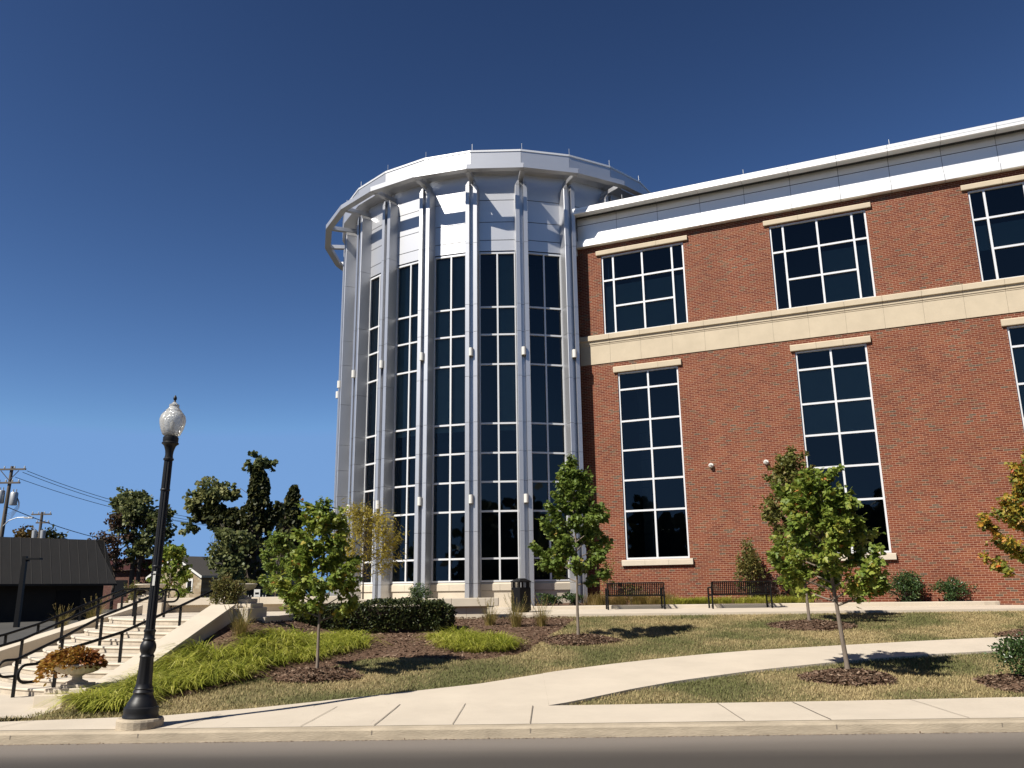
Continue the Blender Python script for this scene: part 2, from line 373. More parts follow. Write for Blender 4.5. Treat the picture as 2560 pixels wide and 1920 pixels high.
# leaf templates: list of half outlines in (u along the leaf, v across)
T_MAPLE = [[(0, 0), (.02, .36), (.42, .50), (.46, .22), (.76, .25), (1, 0)], [(0, 0), (1, 0), (.76, -.25), (.46, -.22), (.42, -.50), (.02, -.36)]]
T_OVAL = [[(0, 0), (.3, .28), (.7, .24), (1, 0)], [(0, 0), (1, 0), (.7, -.24), (.3, -.28)]]
T_QUAD = [[(0, 0), (.35, -.45), (1, 0), (.55, .5)]]
T_NEED = [[(0, -.16), (1, -.05), (1, .05), (0, .16)]]
T_CHIP = [[(0, -.22), (1, -.16), (1, .2), (.05, .22)]]
T_LOBE = [[(0, 0), (.2, -.5), (.6, -.42), (1, -.05), (.7, .42), (.15, .5)]]

def unit(a): return a / np.maximum(np.linalg.norm(a, axis=1, keepdims=True), 1e-9)

def leaves(name, P, D, size, tmpl, m, parent, rng, tint=None, fold=.22, flat=.6):
    """one mesh of many separate leaf faces; P points, D tip directions"""
    N = len(P); D = unit(D)
    up = rng.normal(size=(N, 3)) * (1 - flat) + np.array([0, 0, 1.0]) * flat
    V = unit(np.cross(up, D)); Wn = np.cross(D, V)
    sz = np.asarray(size).reshape(-1, 1) * np.ones((N, 1))
    vs = []; idx = []; cnt = []; off = 0
    per = sum(len(h) for h in tmpl)
    base = np.arange(N)[:, None] * per
    verts = np.zeros((N, per, 3)); k = 0; faces = []
    for h in tmpl:
        ids = []
        for (u, v) in h:
            verts[:, k] = P + sz * (u * D + v * V - fold * abs(v) * Wn - .12 * u * u * np.array([0, 0, 1.0]))
            ids.append(k); k += 1
        faces.append(ids)
    idx = np.concatenate([(base + np.array(f)[None]) for f in faces], axis=1).ravel()
    cnt = np.tile([len(f) for f in faces], N)
    t = rng.random(N) if tint is None else tint
    return raw_mesh(name, verts.reshape(-1, 3), cnt, idx, m, np.repeat(t, len(faces)), parent)

def blades(name, P, H, Wd, lean, m, parent, rng, seg=3, droop=1.0, tint=None, az=None):
    """arching grass blades: strips rooted at P"""
    N = len(P); az = rng.random(N) * 2 * np.pi if az is None else az
    d = np.stack([np.cos(az), np.sin(az), 0 * az], 1); side = np.stack([-np.sin(az), np.cos(az), 0 * az], 1)
    H = np.asarray(H).reshape(-1, 1); Wd = np.asarray(Wd).reshape(-1, 1); lean = np.asarray(lean).reshape(-1, 1)
    verts = np.zeros((N, 2 * (seg + 1), 3))
    for k in range(seg + 1):
        t = k / seg
        c = P + d * (lean * H * (t ** 1.6)) + np.array([0, 0, 1.0]) * H * (t - droop * lean * .45 * t ** 3)
        w = Wd * (1 - .85 * t) * .5
        verts[:, 2 * k] = c - side * w; verts[:, 2 * k + 1] = c + side * w
    per = 2 * (seg + 1); base = np.arange(N)[:, None] * per
    fs = [[2 * k, 2 * k + 1, 2 * k + 3, 2 * k + 2] for k in range(seg)]
    idx = np.concatenate([base + np.array(f)[None] for f in fs], axis=1).ravel()
    cnt = np.full(N * seg, 4)
    t = rng.random(N) if tint is None else tint
    return raw_mesh(name, verts.reshape(-1, 3), cnt, idx, m, np.repeat(t, seg), parent)

def inpoly(x, y, poly):
    r = np.zeros(len(x), bool); n = len(poly)
    for i in range(n):
        x0, y0 = poly[i]; x1, y1 = poly[(i + 1) % n]
        c = ((y0 > y) != (y1 > y)) & (x < (x1 - x0) * (y - y0) / (y1 - y0 + 1e-12) + x0); r ^= c
    return r

def scatter(poly, n, rng):
    a = np.array(poly); lo, hi = a.min(0), a.max(0); out = []
    tot = 0
    while tot < n:
        p = lo + rng.random((n * 2, 2)) * (hi - lo); k = inpoly(p[:, 0], p[:, 1], poly); out.append(p[k]); tot += k.sum()
    return np.concatenate(out)[:n]

# ------------------------------------------------------------------ terrain
def smst(a, b, x):
    t = np.clip((x - a) / (b - a), 0, 1); return t * t * (3 - 2 * t)
def Zg(x, y):
    x = np.asarray(x, float); y = np.asarray(y, float)
    pl = np.minimum(np.where(y < 12.4, .15, .15 + .0739 * (y - 12.4)), 1.0)
    P = np.clip(.15 + .275 * (y - 13.9), .15, 1.2) - .14 * smst(18, 23, y)
    w = 1 - smst(-5.7, -3.9, x)
    return pl + (np.maximum(pl, P) - pl) * w
def zf(x, y): return float(Zg(x, y))

def sheet(name, poly_fn, x0, x1, y0, y1, nx, ny, m, dz=0.0, keep=None, under=None):
    """grid sheet following the terrain"""
    xs = np.linspace(x0, x1, nx); ys = np.linspace(y0, y1, ny); X, Y = np.meshgrid(xs, ys)
    Zv = Zg(X, Y) + dz
    if under is not None: Zv = Zv - .10 * under(X, Y)
    v = np.stack([X, Y, Zv], -1).reshape(-1, 3)
    q = []
    for j in range(ny - 1):
        for i in range(nx - 1):
            a = j * nx + i
            cx, cy = (xs[i] + xs[i + 1]) / 2, (ys[j] + ys[j + 1]) / 2
            if keep is None or keep(cx, cy): q.append((a, a + 1, a + nx + 1, a + nx))
    me = bpy.data.meshes.new(name); me.from_pydata(v.tolist(), [], q); me.update(); me.materials.append(m)
    me.polygons.foreach_set('use_smooth', [True] * len(me.polygons))
    return struct(link(name, me))

def blob_sheet(name, poly, m, dz, rng=None, res=.12, rise=0.0, kind='structure'):
    """terrain-hugging patch bounded by a smooth closed outline"""
    c = np.mean(np.array(poly), 0); n = len(poly); rings = 7
    mb = MB(); ctr = len(mb.v); mb.v.append((c[0], c[1], zf(*c) + dz + rise))
    for k in range(1, rings + 1):
        t = k / rings
        for p in poly:
            x = c[0] + (p[0] - c[0]) * t; y = c[1] + (p[1] - c[1]) * t
            mb.v.append((x, y, zf(x, y) + (dz + rise * (1 - t * t) if k < rings else -.02)))
    for i in range(n): mb.f.append((ctr, 1 + i, 1 + (i + 1) % n))
    for k in range(rings - 1):
        for i in range(n):
            a = 1 + k * n + i; b = 1 + k * n + (i + 1) % n; mb.f.append((a, a + n, b + n, b))
    return struct(mb.build(name, m, smooth=True), kind)

def smooth_poly(pts, sub=6, jit=0.0, rng=None):
    out = []; n = len(pts)
    for i in range(n):
        p0, p1, p2, p3 = (np.array(pts[(i + k - 1) % n], float) for k in range(4))
        for s in range(sub):
            t = s / sub
            q = .5 * ((2 * p1) + (-p0 + p2) * t + (2 * p0 - 5 * p1 + 4 * p2 - p3) * t * t + (-p0 + 3 * p1 - 3 * p2 + p3) * t ** 3)
            if jit: q = q + rng.normal(size=2) * jit
            out.append(tuple(q))
    return out

# far ground and road
g = MB(); g.quad((-900, -500, -.30), (900, -500, -.30), (900, 1500, -.30), (-900, 1500, -.30)); struct(g.build('ground', M['lot']))
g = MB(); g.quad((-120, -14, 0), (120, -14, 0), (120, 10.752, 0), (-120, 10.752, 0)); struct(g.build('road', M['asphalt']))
g = MB(); g.prism([(-90, 24.05), (-9.2, 24.05), (-9.2, 20.6), (-11.1, 17.05), (-24, 15.65), (-90, 15.65)][::-1], -.3, .12); g.prism([(-90, 24), (40, 24), (40, 110), (-90, 110)], -.3, .4)
struct(g.build('lot_ground', M['lot']))

# kerb: one long casting with a worn top edge
kb = MB()
kb.sweep([(10.75, -.02), (10.765, .105), (10.79, .130), (10.93, .134), (10.93, -.02)][::-1], -60, 60)
struct(kb.build('kerb', M['kerb'], smooth=False))
# sidewalk and path
PU = [(-60, 11.30), (-12, 11.35), (-6.8, 11.55), (-4.78, 11.84), (-3.91, 12.30), (-2.81, 12.85), (-1.8, 13.37), (-.59, 14.02), (.77, 15.12), (1.8, 15.78), (2.81, 16.34), (3.7, 16.76), (4.61, 17.12), (6.44, 17.62), (8.39, 18.12), (10.99, 18.69), (15, 19.1), (24, 19.6)]
PL = [(.46, 12.29), (1.03, 12.76), (1.81, 13.45), (2.66, 14.08), (4.19, 14.96), (5.24, 15.43), (6.03, 15.78), (6.63, 16.02), (8.0, 16.42), (9.36, 16.75), (12, 17.2), (16, 17.5), (24, 18.0)]
SB = [(.46, 12.29), (4.05, 12.37), (7.23, 12.50), (14, 12.7), (60, 12.9)]
def interp(pl, x): return float(np.interp(x, [p[0] for p in pl], [p[1] for p in pl]))
pv = MB()
def strip(mb, x0, x1, n, lo, hi, dz):
    xs = np.linspace(x0, x1, n + 1)
    for a, b in zip(xs[:-1], xs[1:]):
        la, ha, lb, hb = lo(a), hi(a), lo(b), hi(b); k = max(1, int(max(ha - la, hb - lb) / .5) + 1)
        for j in range(k):
            q = []
            for (x, l, h, t) in ((a, la, ha, j / k), (b, lb, hb, j / k), (b, lb, hb, (j + 1) / k), (a, la, ha, (j + 1) / k)):
                y = l + (h - l) * t; q.append((x, y, dz(x, y)))
            mb.quad(*q)
def pz(x, y): return .138 + float(smst(10.9, 12.4, y)) * (zf(x, y) + .022 - .138)
front = lambda x: 10.926
strip(pv, -60, -12, 6, front, lambda x: interp(PU, x), pz)
strip(pv, -12, .46, 60, front, lambda x: interp(PU, x), pz)
strip(pv, .46, 16, 40, front, lambda x: interp(SB, x), pz); strip(pv, 16, 60, 6, front, lambda x: interp(SB, x), pz)
struct(pv.build('sidewalk', M['concrete'], smooth=True))
pp = MB(); strip(pp, .46, 24, 90, lambda x: interp(PL, x), lambda x: interp(PU, x), lambda x, y: pz(x, y) + .004)
# a visible slab edge along the lower side
xs = np.linspace(.46, 24, 91)
for a, b in zip(xs[:-1], xs[1:]):
    ya, yb = interp(PL, a), interp(PL, b); za, zb = pz(a, ya) + .004, pz(b, yb) + .004
    pp.quad((a, ya, za - .12), (b, yb, zb - .12), (b, yb, zb), (a, ya, za))
struct(pp.build('path', M['concrete'], smooth=True))
jt = MB()
for x0, lean, y1 in [(-8.3, .55, 11.5), (-6.6, .5, 11.6), (-4.2, .42, 11.9), (-2.67, .30, 12.4), (-1.76, .22, 12.5), (-.79, .14, 12.5), (.17, .12, 12.25), (2.82, -.02, 12.3), (3.89, -.06, 12.3), (5.6, -.1, 12.4), (7.4, -.1, 12.4)]:
    w = .0045 if x0 not in (-1.76, .17, 3.89) else .007
    for k in range(4):
        ya, yb = 10.93 + (y1 - 10.93) * k / 4, 10.93 + (y1 - 10.93) * (k + 1) / 4
        xa, xb = x0 + lean * k / 8, x0 + lean * (k + 1) / 8
        jt.quad((xa - w, ya, pz(xa, ya) + .009), (xa + w, ya, pz(xa, ya) + .009), (xb + w, yb, pz(xb, yb) + .009), (xb - w, yb, pz(xb, yb) + .009))
    if w > .006:
        jt.quad((x0 - .008, 10.757, .01), (x0 + .008, 10.757, .01), (x0 + .008, 10.761, .104), (x0 - .008, 10.761, .104))
        jt.quad((x0 - .008, 10.765, .109), (x0 + .008, 10.765, .109), (x0 + .008, 10.932, .138), (x0 - .008, 10.932, .138))
for xx in (-6.15, -4.6, 5.9):
    jt.quad((xx - .007, 10.757, .01), (xx + .007, 10.757, .01), (xx + .007, 10.761, .104), (xx - .007, 10.761, .104))
struct(jt.build('sidewalk_joint', M['joint']))
# gutter dirt line at the foot of the kerb
rng = np.random.default_rng(3)
gp = np.stack([rng.uniform(-9, 9, 1500), 10.745 - np.abs(rng.normal(0, .016, 1500)), np.full(1500, .004)], 1)
gd = leaves('gutter_debris', gp, np.stack([rng.normal(size=1500), rng.normal(size=1500) * .3, .1 * rng.random(1500)], 1), rng.uniform(.008, .03, 1500), T_CHIP, M['chips'], None, rng, flat=.9)
tag(gd, 'line of dirt and bits along the gutter', 'debris', kind='stuff')

# lawn
def paved(x, y):
    up = np.interp(x, [p[0] for p in PU], [p[1] for p in PU]); lo = np.interp(x, [p[0] for p in PL], [p[1] for p in PL]); sb = np.interp(x, [p[0] for p in SB], [p[1] for p in SB])
    return ((y < up - .02) & ((x < .46) | (y > lo + .02))) | (y < sb - .02) & (x > .3)
sheet('lawn', None, -7.6, 36, 11.3, 24.0, 220, 110, M['lawn'], -.012, keep=lambda x, y: not (x < -6.65 and y > 12.0), under=paved)
FORE = MB(); FORE.prism([(-24, 11.2), (-6.62, 11.2), (-6.62, 14.6), (-9.5, 20.5), (-11.15, 17.0), (-24, 15.6)], -.2, .138)
struct(FORE.build('forecourt', M['concrete']))

# beds
rngm = np.random.default_rng(11)
MULCH1 = smooth_poly([(-6.35, 12.9), (-5.3, 13.2), (-4.75, 14.3), (-3.6, 15.6), (-2.75, 16.9), (-1.8, 16.85), (-.83, 16.56), (.05, 17.2), (.45, 18.3), (1.0, 20.6), (1.5, 22.6), (1.55, 23.75), (-.5, 23.9), (-4, 23.9), (-6.2, 23.9), (-6.2, 19), (-6.3, 16)], 6, .03, rngm)
blob_sheet('mulch_bed', MULCH1, M['mulch'], .02)
RINGS = [(-3.40, 14.95, .72), (1.38, 18.95, .85), (5.42, 14.15, .75), (7.22, 21.0, 1.05), (11.5, 18.8, .9), (7.95, 13.45, .85)]
MOUNDS = []
for (x, y, r) in RINGS:
    pol = [(x + r * (1 + .12 * math.sin(3 * a + x) + rngm.normal() * .04) * math.cos(a), y + .8 * r * (1 + rngm.normal() * .04) * math.sin(a)) for a in np.linspace(0, 2 * math.pi, 40)[:-1]]
    MOUNDS.append(pol); blob_sheet('mulch_ring', pol, M['mulch'], .02, rise=.10)
# wood chips lying on the beds
P2 = []
for pol, n, rise in [(MULCH1, 16000, 0)] + [(p, 2600, .10) for p in MOUNDS]:
    q = scatter(pol, n, rngm); P2.append(np.c_[q, Zg(q[:, 0], q[:, 1]) + .03])
    if rise:
        cxy = np.mean(np.array(pol), 0); rr = np.linalg.norm((q - cxy) / np.array([1, .8]), axis=1) / np.linalg.norm((np.array(pol) - cxy) / np.array([1, .8]), axis=1).mean()
        P2[-1][:, 2] += rise * np.clip(1 - rr ** 2, 0, 1)
P2 = np.concatenate(P2); n = len(P2)
tag(leaves('wood_chips', P2, np.c_[rngm.normal(size=(n, 2)), rngm.normal(size=n) * .25], rngm.uniform(.025, .075, n), T_CHIP, M['chips'], None, rngm, flat=.7), 'brown wood chips covering the planting beds', 'mulch', kind='stuff')

# lawn blades
rngg = np.random.default_rng(5)
def on_lawn(x, y):
    up = np.interp(x, [p[0] for p in PU], [p[1] for p in PU]); lo = np.interp(x, [p[0] for p in PL], [p[1] for p in PL]); sb = np.interp(x, [p[0] for p in SB], [p[1] for p in SB])
    a = (y > up + .015) | ((x > .46) & (y < lo - .015) & (y > sb + .01))
    a &= y < 23.9
    a &= ~((x < -6.7) & (y > 12.0))
    a &= ~inpoly(x, y, MULCH1)
    for (cx, cy, r) in RINGS: a &= ((x - cx) ** 2 + ((y - cy) / .8) ** 2) > (r * .93) ** 2
    return a
def lawn_pts(n, x0, x1, y0, y1):
    x = rngg.uniform(x0, x1, n); y = rngg.uniform(y0, y1, n); k = on_lawn(x, y); return x[k], y[k]
parts = [lawn_pts(190000, -8, 13.5, 11.3, 19), lawn_pts(90000, -1, 17, 19, 23.9)]
gx = np.concatenate([p[0] for p in parts]); gy = np.concatenate([p[1] for p in parts]); n = len(gx)
clump = .6 + .8 * rngg.random(n) ** 2
o = blades('lawn_grass', np.c_[gx, gy, Zg(gx, gy) - .004], .034 * clump, rngg.uniform(.007, .014, n), rngg.uniform(.2, 1.2, n), M['blade'], None, rngg, seg=1, droop=0)
tag(o, 'short half dry lawn grass', 'grass', kind='stuff')

# ------------------------------------------------------------------ platform and plaza in front of the building
YAW = R_(23.88); CY, SY = math.cos(YAW), math.sin(YAW)
def wpt(s, b=0.0): return (s * CY + b * SY, 33.0 - s * SY + b * CY)        # along the brick wall / behind it
pf = MB()
KY = lambda x: 27.2 - .065 * x                                   # front line of the planter kerb
pf.prism([(-.2, 24.0), (34, 24.0), (34, KY(34) + .1), (-.2, KY(-.2) + .1)], -.2, lambda x, y: 1.06 + (y - 24) * .02)
pf.prism([(-5.3, 24.0), (-.2, 24.0), (-.2, 27.02), (-5.3, 27.02)], -.2, lambda x, y: 1.06 + (y - 24) * .02); pf.prism([(-10.75, 24.0), (-5.3, 24.0), (-5.3, 27.02), (-12, 27.02)], -.2, 1.16)
struct(pf.build('paving', M['concrete']))
pz2 = MB(); pz2.prism([(-11.2, 27.02), (.6, 27.02), (.6, 33), (-9.5, 38), (-14, 38), (-12, 27.02)], -.2, 1.14)
pz2.prism([(-10.2, 20.85), (-6.0, 20.85), (-6.0, 18.2), (-5.3, 18.2), (-5.3, 24.0), (-10.75, 24.0), (-10.6, 22.6)], -.2, 1.246)
struct(pz2.build('plaza', M['concrete']))
# planting bed along the wall with its low kerb
pb = MB(); pb.prism([(.75, KY(.75) + .3), (13.9, KY(13.9) + .3), wpt(15.2, -.05), wpt(15.2, .1), wpt(3.2, .05), (.75, 31.6)], .9, lambda x, y: 1.2 + .05 * min(1, max(0, (y - KY(x) - .3) / 2)))
struct(pb.build('wall_bed', M['mulch']))
pk = MB(); pk.prism([(.6, KY(.6)), (13.9, KY(13.9)), (14.4, 26.27), (14.75, 26.32), (14.95, 26.38), (14.2, 26.68), (13.9, KY(13.9) + .32), (.6, KY(.6) + .32)], .9, 1.225)
pk.prism([(.3, KY(.6) + .32), (.3, KY(.3)), (.594, KY(.6)), (.594, 31.5), (.3, 31.5)], .9, 1.224)
tag(pk.build('planter_kerb', M['stone_pale'], bevel=.02), 'low pale kerb edging the planting bed below the brick wall', 'kerb')

# ------------------------------------------------------------------ the building
B = tag(empty('brick_building', (0, 33.0, 0), -YAW), 'red brick building with silver glazed rotunda, pale stone band and white metal cornice', 'building')
UW = [(4.02, 7.37), (10.61, 13.96), (17.21, 20.56), (23.81, 27.16), (30.4, 33.7)]
LW = [(4.50, 6.87), (11.10, 13.47), (17.71, 20.08), (24.31, 26.68), (30.9, 33.2)]
UZ, LZ = (11.50, 14.85), (2.76, 9.90)
S0, S1 = 2.86, 36.0
wb = MB()
cuts = sorted({S0, S1, *[a for w in UW + LW for a in w]})
for a, b in zip(cuts[:-1], cuts[1:]):
    m_ = (a + b) / 2; holes = []
    if any(w[0] < m_ < w[1] for w in LW): holes.append(LZ)
    if any(w[0] < m_ < w[1] for w in UW): holes.append(UZ)
    z = .4
    for h in holes + [(16.2, None)]:
        wb.quad((a, 0, z), (b, 0, z), (b, 0, h[0]), (a, 0, h[0])); z = h[1]
for ws, zz in ((UW, UZ), (LW, LZ)):
    for (a, b) in ws:
        wb.quad((a, 0, zz[0]), (a, .14, zz[0]), (a, .14, zz[1]), (a, 0, zz[1])); wb.quad((b, .14, zz[0]), (b, 0, zz[0]), (b, 0, zz[1]), (b, .14, zz[1]))
        wb.quad((a, .14, zz[1]), (b, .14, zz[1]), (b, 0, zz[1]), (a, 0, zz[1])); wb.quad((a, 0, zz[0]), (b, 0, zz[0]), (b, .14, zz[0]), (a, .14, zz[0]))
wb.quad((S1, 0, .4), (S1, 12, .4), (S1, 12, 16.2), (S1, 0, 16.2)); wb.quad((S1, 12, .4), (-8, 12, .4), (-8, 12, 16.2), (S1, 12, 16.2))
wb.build('brick_wall', M['brick'], B)
# stone band with lip mouldings
bd = MB(); x = 3.02
k = 0
while x < S1:
    x1 = min(S1, x + 1.235)
    bd.sweep([(.02, 10.335), (-.035, 10.335), (-.035, 11.085), (-.05, 11.10), (-.05, 11.13), (-.075, 11.16), (-.075, 11.215), (-.09, 11.235), (-.09, 11.265), (-.15, 11.29), (-.15, 11.47), (-.13, 11.498), (.12, 11.498), (.12, 11.3), (.02, 11.3)], x + .004, x1 - .004)
    x = x1; k += 1
bd.build('stone_band', M['stone'], B)
gp_ = MB(); gp_.box(3.04, S1 - .01, -.03, .015, 10.345, 11.28); gp_.build('band_joint', M['joint'], B)
# cornice
cn = MB(); x = 3.06; seams = []
while x < S1:
    x1 = min(S1, x + 1.69); a, b = x + .007, x1 - .007
    cn.sweep([(.0, 15.30), (-.16, 15.285), (-.23, 15.31), (-.235, 15.585), (-.04, 15.60), (.0, 15.60)], a, b)
    cn.sweep([(.0, 15.605), (-.035, 15.605), (-.035, 16.305), (.0, 16.305)], a, b)
    cn.sweep([(.0, 16.335), (-.035, 16.335), (-.035, 16.645), (.0, 16.645)], a, b)
    cn.sweep([(.1, 16.668), (-.05, 16.668), (-.62, 16.575), (-.66, 16.60), (-.66, 16.705), (.1, 16.775)], a, b)
    cn.sweep([(.1, 16.787), (-.665, 16.715), (-.67, 16.83), (-.62, 16.86), (.1, 16.93)], a, b)
    x = x1
cn.build('cornice', M['metal_white'], B)
cg = MB(); cg.box(3.08, S1 - .02, -.02, .05, 15.32, 16.66); cg.box(3.08, S1 - .02, -.60, .1, 16.64, 16.80); cg.build('cornice_backing', M['dark_gap'], B)
rf = MB(); rf.box(-6, S1 - .03, .11, 12, 16.4, 16.9); rf.build('roof', M['roof_metal'], B)
for xx in (5.1, 9.9, 15.0, 20.2):
    t = MB(); t.tube([(xx, -.3, 16.9), (xx, -.3, 17.22)], .009, 6); t.build('lightning_rod', M['grey_steel'], B)

def lintel(a, b, z0, z1):
    t = MB(); n = 3; w = (b - a) / n
    for k in range(n): t.sweep([(.1, z0), (-.09, z0), (-.095, z0 + .02), (-.095, z1 - .03), (-.07, z1), (.1, z1)], a + k * w + .003, a + (k + 1) * w - .003)
    t.build('lintel', M['stone'], B)
def window(a, b, z0, z1, vs, hs, blinds, partial=True):
    """vs mullion offsets, hs transom heights; frame is the window itself"""
    f = MB(); fw = .062; y0, y1 = .045, .14
    f.box(a, a + fw, y0, y1, z0, z1); f.box(b - fw, b, y0, y1, z0, z1)
    f.box(a + fw, b - fw, y0, y1, z1 - fw, z1); f.box(a + fw, b - fw, y0, y1, z0, z0 + fw + .01)
    for v in vs: f.box(v - .034, v + .034, y0 + .003, y1, z0 + fw + .01, z1 - fw)
    for (h, u0, u1) in hs: f.box(u0, u1, y0 + .006, y1, h - .034, h + .034)
    w = f.build('window', M['frame'], B)
    p = MB(); p.quad((a + .02, .11, z0 + .02), (b - .02, .11, z0 + .02), (b - .02, .11, z1 - .02), (a + .02, .11, z1 - .02)); p.build('pane', M['glass'], w)
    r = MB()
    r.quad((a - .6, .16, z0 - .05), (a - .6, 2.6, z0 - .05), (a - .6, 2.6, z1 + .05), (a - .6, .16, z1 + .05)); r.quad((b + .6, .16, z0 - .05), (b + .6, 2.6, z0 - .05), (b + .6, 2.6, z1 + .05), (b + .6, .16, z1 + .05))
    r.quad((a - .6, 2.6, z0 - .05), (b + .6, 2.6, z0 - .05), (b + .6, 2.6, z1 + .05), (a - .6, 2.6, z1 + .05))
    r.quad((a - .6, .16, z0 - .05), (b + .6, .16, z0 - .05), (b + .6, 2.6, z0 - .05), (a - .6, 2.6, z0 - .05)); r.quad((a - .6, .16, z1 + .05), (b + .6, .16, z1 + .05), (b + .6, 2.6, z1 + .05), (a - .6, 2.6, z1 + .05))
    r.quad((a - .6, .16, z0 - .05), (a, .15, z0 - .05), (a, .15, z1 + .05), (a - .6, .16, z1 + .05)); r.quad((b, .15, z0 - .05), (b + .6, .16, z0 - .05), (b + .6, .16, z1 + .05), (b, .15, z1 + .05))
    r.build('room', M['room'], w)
    if blinds:
        bl = MB()
        for (u0, u1, v0, v1) in blinds: bl.box(u0, u1, .235, .245, v0, v1)
        bl.build('blind', M['blind'], w)
    return w
ua = lambda a: [a + .48, a + 1.675, a + 2.87]
for i, (a, b) in enumerate(UW):
    v = ua(a); h1, h2 = 13.78, 12.66
    bl = [[(a + .07, b - .07, 11.55, 13.6)], [(v[1], b - .07, 11.55, 13.6)], [(a + .07, v[1], 12.7, 13.6)], [(v[1], b, 12, 13.6)], None][i]
    window(a, b, *UZ, v, [(h1, a + .062, b - .062), (h2, v[0] - .0, v[2])], bl)
    lintel(a - .19, b + .19, 14.875, 15.065)
for i, (a, b) in enumerate(LW):
    mid = (a + b) / 2
    bl = [None, [(a + .03, b - .03, 6.9, 9.2)], [(a + .03, b - .03, 6.9, 9.2)], None, None][i]
    window(a, b, *LZ, [mid], [(h, a + .062, b - .062) for h in (9.21, 7.96, 6.83, 5.69, 4.54)] + [], bl)
    lintel(a - .15, b + .15, 9.905, 10.135)
    t = MB(); n = 3; w_ = (b - a + .26) / n
    for k in range(n): t.sweep([(.14, 2.545), (-.11, 2.545), (-.115, 2.72), (-.10, 2.745), (.14, 2.758)], a - .13 + k * w_ + .003, a - .13 + (k + 1) * w_ - .003)
    t.build('window_sill', M['stone_pale'], B)

# rotunda: 24 sides, centre in the wall's own frame
RC = (-2.49, 4.74); RG, RP, RR = 7.29, 7.78, 8.71
AL = R_(15); HC = math.cos(AL / 2)
def at_k(o, k): o.location = (RC[0], RC[1], 0); o.rotation_euler = (0, 0, AL * (k - 3)); return o
def rcopy(src, k):
    c = copy_tree(src, B); return at_k(c, k)
# pilaster (faces -y at radius RP)
JZ = [.6, 1.98, 3.83, 5.69, 6.8, 7.91, 9.7, 11.49, 12.61, 15.2, 17.70]
def pilaster():
    p = MB(); hw, rec, rd, yb = .245, .082, .15, -7.1
    for z0, z1 in zip(JZ[:-1], JZ[1:]):
        a, b = z0 + .006, z1 - .006
        pl = [(-hw, yb), (-hw, -RP + .012), (-hw + .012, -RP), (-rec, -RP), (-rec, -RP + rd), (rec, -RP + rd), (rec, -RP), (hw - .012, -RP), (hw, -RP + .012), (hw, yb)]
        p.prism(pl, a, b)
    # chamfered head of the two fins
    for s in (-1, 1):
        x0, x1 = sorted((s * rec, s * hw)); i = len(p.v)
        zt = 17.90
        pts = [(s * rec, 17.706), (s * hw, 17.706), (s * hw, 17.72), (s * (hw - .11), zt), (s * rec, zt)]
        if s < 0: pts = pts[::-1]
        for y in (-RP, -7.12): p.v += [(x, y, z) for x, z in pts]
        n = 5; p.f.append(tuple(range(i, i + n))); p.f.append(tuple(range(i + 2 * n - 1, i + n - 1, -1)))
        for q in range(n): p.f.append((i + (q + 1) % n, i + q, i + n + q, i + n + (q + 1) % n))
    p.box(-rec, rec, -RP + rd, -7.12, 17.706, 17.85)
    o = p.build('pilaster', M['metal_pil'], B)
    c = MB(); c.prism([(-.225, -7.12), (-.225, -RP + .03), (-rec - .02, -RP + .03), (-rec - .02, -RP + rd + .02), (rec + .02, -RP + rd + .02), (rec + .02, -RP + .03), (.225, -RP + .03), (.225, -7.12)], .6, 17.69)
    c.build('core', M['dark_gap'], o)
    return o
p0 = pilaster(); at_k(p0, 4)
for k in (-3, -2, -1, 0, 1, 2, 3, 5, 6, 7, 8): rcopy(p0, k)
# glazed bay
YG = -RG * HC; HB = RG * math.sin(AL / 2); GW = HB - .215
ML = [2.87, 4.60, 5.70, 6.80, 7.94, 10.29, 11.50, 12.64]
def bay(blind):
    f = MB(); z0, z1 = 2.03, 14.96; y0, y1 = YG - .03, YG + .08
    f.box(-GW, -GW + .06, y0, y1, z0, z1); f.box(GW - .06, GW, y0, y1, z0, z1); f.box(-.032, .032, y0 + .003, y1, z0 + .06, z1 - .06)
    f.box(-GW + .06, GW - .06, y0, y1, z0, z0 + .06); f.box(-GW + .06, GW - .06, y0, y1, z1 - .06, z1)
    for h in ML:
        for s in (-1, 1):
            u = sorted((s * .032, s * (GW - .06))); f.box(u[0], u[1], y0 + .006, y1, h - .033, h + .033)
    w = f.build('glazed_bay', M['frame'], B)
    p = MB(); p.quad((-GW + .01, YG + .04, z0), (GW - .01, YG + .04, z0), (GW - .01, YG + .04, z1), (-GW + .01, YG + .04, z1)); p.build('pane', M['glass'], w)
    if blind:
        b = MB(); b.box(-GW + .02, GW - .02, YG + .20, YG + .21, 7.7, 14.9)
        b.build('blind', M['blind'], w)
    return w
b0 = bay(True); at_k(b0, 3.5)
for k in (-.5, .5, 1.5, 2.5): rcopy(b0, k)
b1 = bay(False); at_k(b1, 5.5)
b2 = bay(False); at_k(b2, 4.5)
bb = MB(); bb.box(.05, GW - .02, YG + .20, YG + .21, 7.7, 14.9); bb.build('blind', M['blind'], b2)
for k in (-1.5, -2.5): rcopy(b1, k)
# inner drum keeps the rooms dark, with floor slabs
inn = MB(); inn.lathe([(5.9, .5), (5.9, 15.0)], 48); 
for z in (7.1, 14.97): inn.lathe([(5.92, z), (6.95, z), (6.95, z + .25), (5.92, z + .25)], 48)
o = inn.build('room', M['room'], B); o.location = (RC[0], RC[1], 0)
